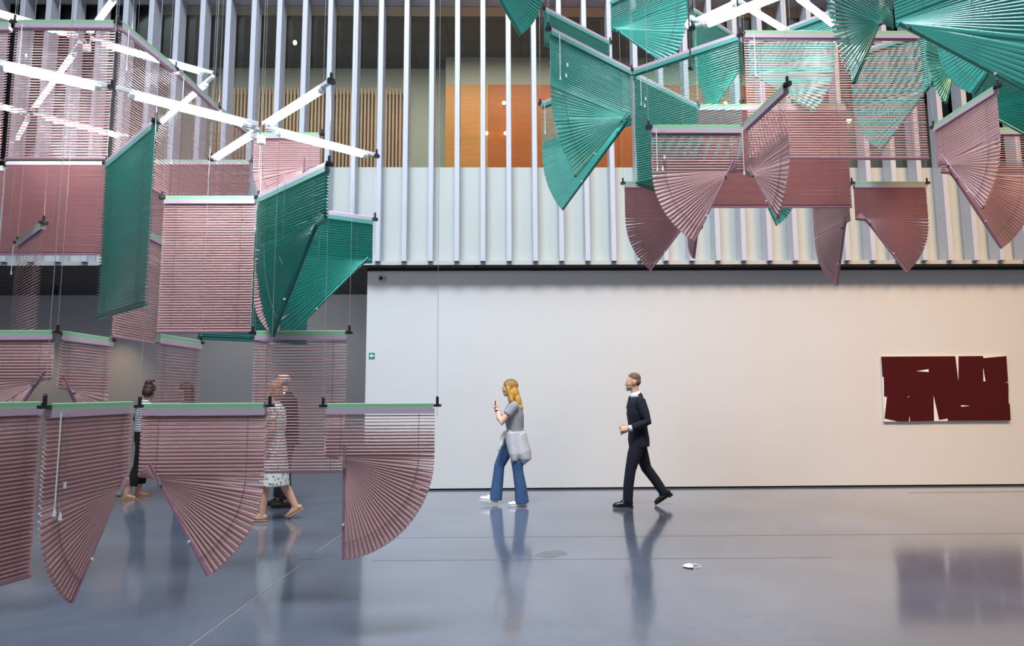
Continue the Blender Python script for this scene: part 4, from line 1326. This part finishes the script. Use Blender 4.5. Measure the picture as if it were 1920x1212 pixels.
# ---------------- bald man in a dark suit
t, p4 = place_person('bald man in a dark suit walking left behind the blinds', 534, 951, rz=PI)
P = dict(hip=V(0, 0, 0.98), chest=V(0.02, 0, 1.30), neck=V(0.04, 0, 1.54), head=V(0.085, 0, 1.715),
         arms=[(1, V(0, 0.19, 1.46), V(-0.06, 0.23, 1.17), V(0.06, 0.22, 0.94)), (-1, V(0, -0.19, 1.46), V(0.0, -0.23, 1.17), V(0.15, -0.21, 1.0))],
         legs=[(V(0, 0.09, 0.93), V(-0.01, 0.09, 0.51), V(-0.04, 0.09, 0.085)), (V(0, -0.09, 0.93), V(0.09, -0.09, 0.52), V(0.12, -0.09, 0.085))],
         feet=[(V(-0.04, 0.09, 0.085), (1, 0, 0), 0.0), (V(0.12, -0.09, 0.085), (1, 0, 0), 0.0)])
basic_body(t, P, mat('ruddy_skin', (0.60, 0.30, 0.20), 0.4, noise=(14, 0.05, (1, 1, 1))), [(V(0.06, 0.22, 0.94), (0.4, 0, -1), (1, -0.3, 0.3), 0.6), (V(0.15, -0.21, 1.0), (0.7, 0, -0.7), (0.7, 0.3, 0.7), 0.6)], vox=0.008)
cloth(t, 'jacket', [[(V(-0.01, 0, 0.82), 0.195, 0.155), (V(0, 0, 1.0), 0.185, 0.155), (V(0.015, 0, 1.20), 0.19, 0.155), (V(0.015, 0, 1.34), 0.20, 0.145), (V(0.01, 0, 1.45), 0.185, 0.12), (V(0.02, 0, 1.52), 0.11, 0.085)],
                    [(V(0, 0.18, 1.455), 0.070, 0.078), (V(-0.06, 0.235, 1.17), 0.058, 0.060), (V(0.04, 0.222, 0.98), 0.048, 0.05)],
                    [(V(0, -0.18, 1.455), 0.070, 0.078), (V(0.0, -0.235, 1.17), 0.058, 0.060), (V(0.12, -0.212, 1.03), 0.048, 0.05)]], M_BLKC, 0.010)
cloth(t, 'trousers', [[(V(0, 0, 0.98), 0.165, 0.125), (V(0, 0, 0.86), 0.168, 0.125)],
                      [(V(0, 0.09, 0.92), 0.10, 0.11), (V(-0.01, 0.09, 0.51), 0.078, 0.084), (V(-0.035, 0.09, 0.12), 0.070, 0.080)],
                      [(V(0, -0.09, 0.92), 0.10, 0.11), (V(0.09, -0.09, 0.52), 0.078, 0.084), (V(0.115, -0.09, 0.12), 0.070, 0.080)]], M_BLKC, 0.010)
b = bmesh.new()
tube(b, [V(0.028, 0, 1.505), V(0.045, 0, 1.575)], [0.086, 0.070], 18)
obj('shirt_collar', b, M_SHIRTW, t, True)
T = lambda x, y, z: V(0.085 + x, y, 1.715 + z)
b = bmesh.new()
for s_ in (-1, 1):
    ell(b, T(-0.045, 0.066 * s_, 0.02), (0.05, 0.016, 0.035))
ell(b, T(-0.098, 0, 0.01), (0.018, 0.055, 0.035))
remesh(obj('hair_fringe', b, mat('grey_hair', (0.35, 0.33, 0.32), 0.8, noise=(60, 0.3, (1, 1, 1))), t), 0.006, 2)
shoe(t, V(-0.04, 0.09, 0.096), (1, 0, 0), M_SHOEB, sz=1.08, flat=False)
shoe(t, V(0.12, -0.09, 0.096), (1, 0, 0), M_SHOEB, sz=1.08, flat=False)

# ---------------- woman in a patterned dress in front of the bald man
M_PATT = mat('leaf_patterned_cloth', (0.6, 0.62, 0.58), 0.9)
nt = M_PATT.node_tree
vo = nt.nodes.new('ShaderNodeTexVoronoi')
vo.inputs['Scale'].default_value = 26
cr = nt.nodes.new('ShaderNodeValToRGB')
cr.color_ramp.elements[0].color = (0.10, 0.13, 0.11, 1)
cr.color_ramp.elements[1].color = (0.66, 0.68, 0.62, 1)
cr.color_ramp.elements[0].position = 0.20
cr.color_ramp.elements[1].position = 0.45
tc = nt.nodes.new('ShaderNodeTexCoord')
nt.links.new(tc.outputs['Object'], vo.inputs['Vector'])
nt.links.new(vo.outputs['Distance'], cr.inputs[0])
nt.links.new(cr.outputs[0], nt.nodes['Principled BSDF'].inputs['Base Color'])
t, p5 = place_person('woman in a pale leaf-patterned dress and beige shoes beside the bald man', 511, 976, rz=PI)
P = dict(hip=V(0, 0, 0.93), chest=V(0.01, 0, 1.21), neck=V(0.015, 0, 1.42), head=V(0.05, 0, 1.58),
         arms=[(1, V(0, 0.16, 1.35), V(-0.03, 0.20, 1.10), V(0.10, 0.18, 0.98)), (-1, V(0, -0.16, 1.35), V(0.0, -0.20, 1.10), V(0.12, -0.18, 0.96))],
         legs=[(V(0, 0.08, 0.88), V(0.08, 0.08, 0.48), V(0.10, 0.08, 0.075)), (V(0, -0.08, 0.88), V(-0.06, -0.08, 0.50), V(-0.26, -0.08, 0.14))],
         feet=[(V(0.10, 0.08, 0.075), (1, 0, 0), 0.0), (V(-0.26, -0.08, 0.14), (1, 0, 0), 0.5)])
basic_body(t, P, M_SKIN, [(V(0.10, 0.18, 0.98), (0.9, 0, -0.3), (0, -0.5, 1), 0.6, 0.9), (V(0.12, -0.18, 0.96), (0.9, 0, -0.3), (0, 0.5, 1), 0.6, 0.9)], vox=0.008)
cloth(t, 'dress', [[(V(-0.005, 0, 0.42), 0.20, 0.185), (V(-0.005, 0, 0.60), 0.195, 0.165), (V(0, 0, 0.80), 0.18, 0.145), (V(0, 0, 0.92), 0.17, 0.132), (V(0, 0, 1.04), 0.145, 0.112), (V(0.01, 0, 1.22), 0.17, 0.135), (V(0, 0, 1.34), 0.16, 0.105), (V(0, 0, 1.395), 0.10, 0.075)],
                   [(V(0, 0.155, 1.345), 0.060, 0.065), (V(-0.01, 0.185, 1.22), 0.056, 0.06)], [(V(0, -0.155, 1.345), 0.060, 0.065), (V(0, -0.185, 1.22), 0.056, 0.06)]], M_PATT, 0.011)
b = bmesh.new()
T = lambda x, y, z: V(0.05 + x, y, 1.58 + z)
ell(b, T(-0.020, 0, 0.045), (0.106, 0.088, 0.088))
ell(b, T(-0.065, 0, -0.03), (0.060, 0.088, 0.095))
remesh(obj('bobbed_hair', b, mat('auburn_hair', (0.30, 0.13, 0.06), 0.6, noise=(30, 0.3, (5, 5, 1)), bump=0.4), t), 0.007, 2)
M_BEIGE = mat('beige_leather', (0.45, 0.28, 0.18), 0.4, noise=(12, 0.05, (1, 1, 1)))
shoe(t, V(0.10, 0.08, 0.086), (1, 0, 0), M_BEIGE, sole=M_BEIGE, sz=0.95)
shoe(t, V(-0.26, -0.08, 0.155), (1, 0, 0), M_BEIGE, pitch=0.5, sole=M_BEIGE, sz=0.95)
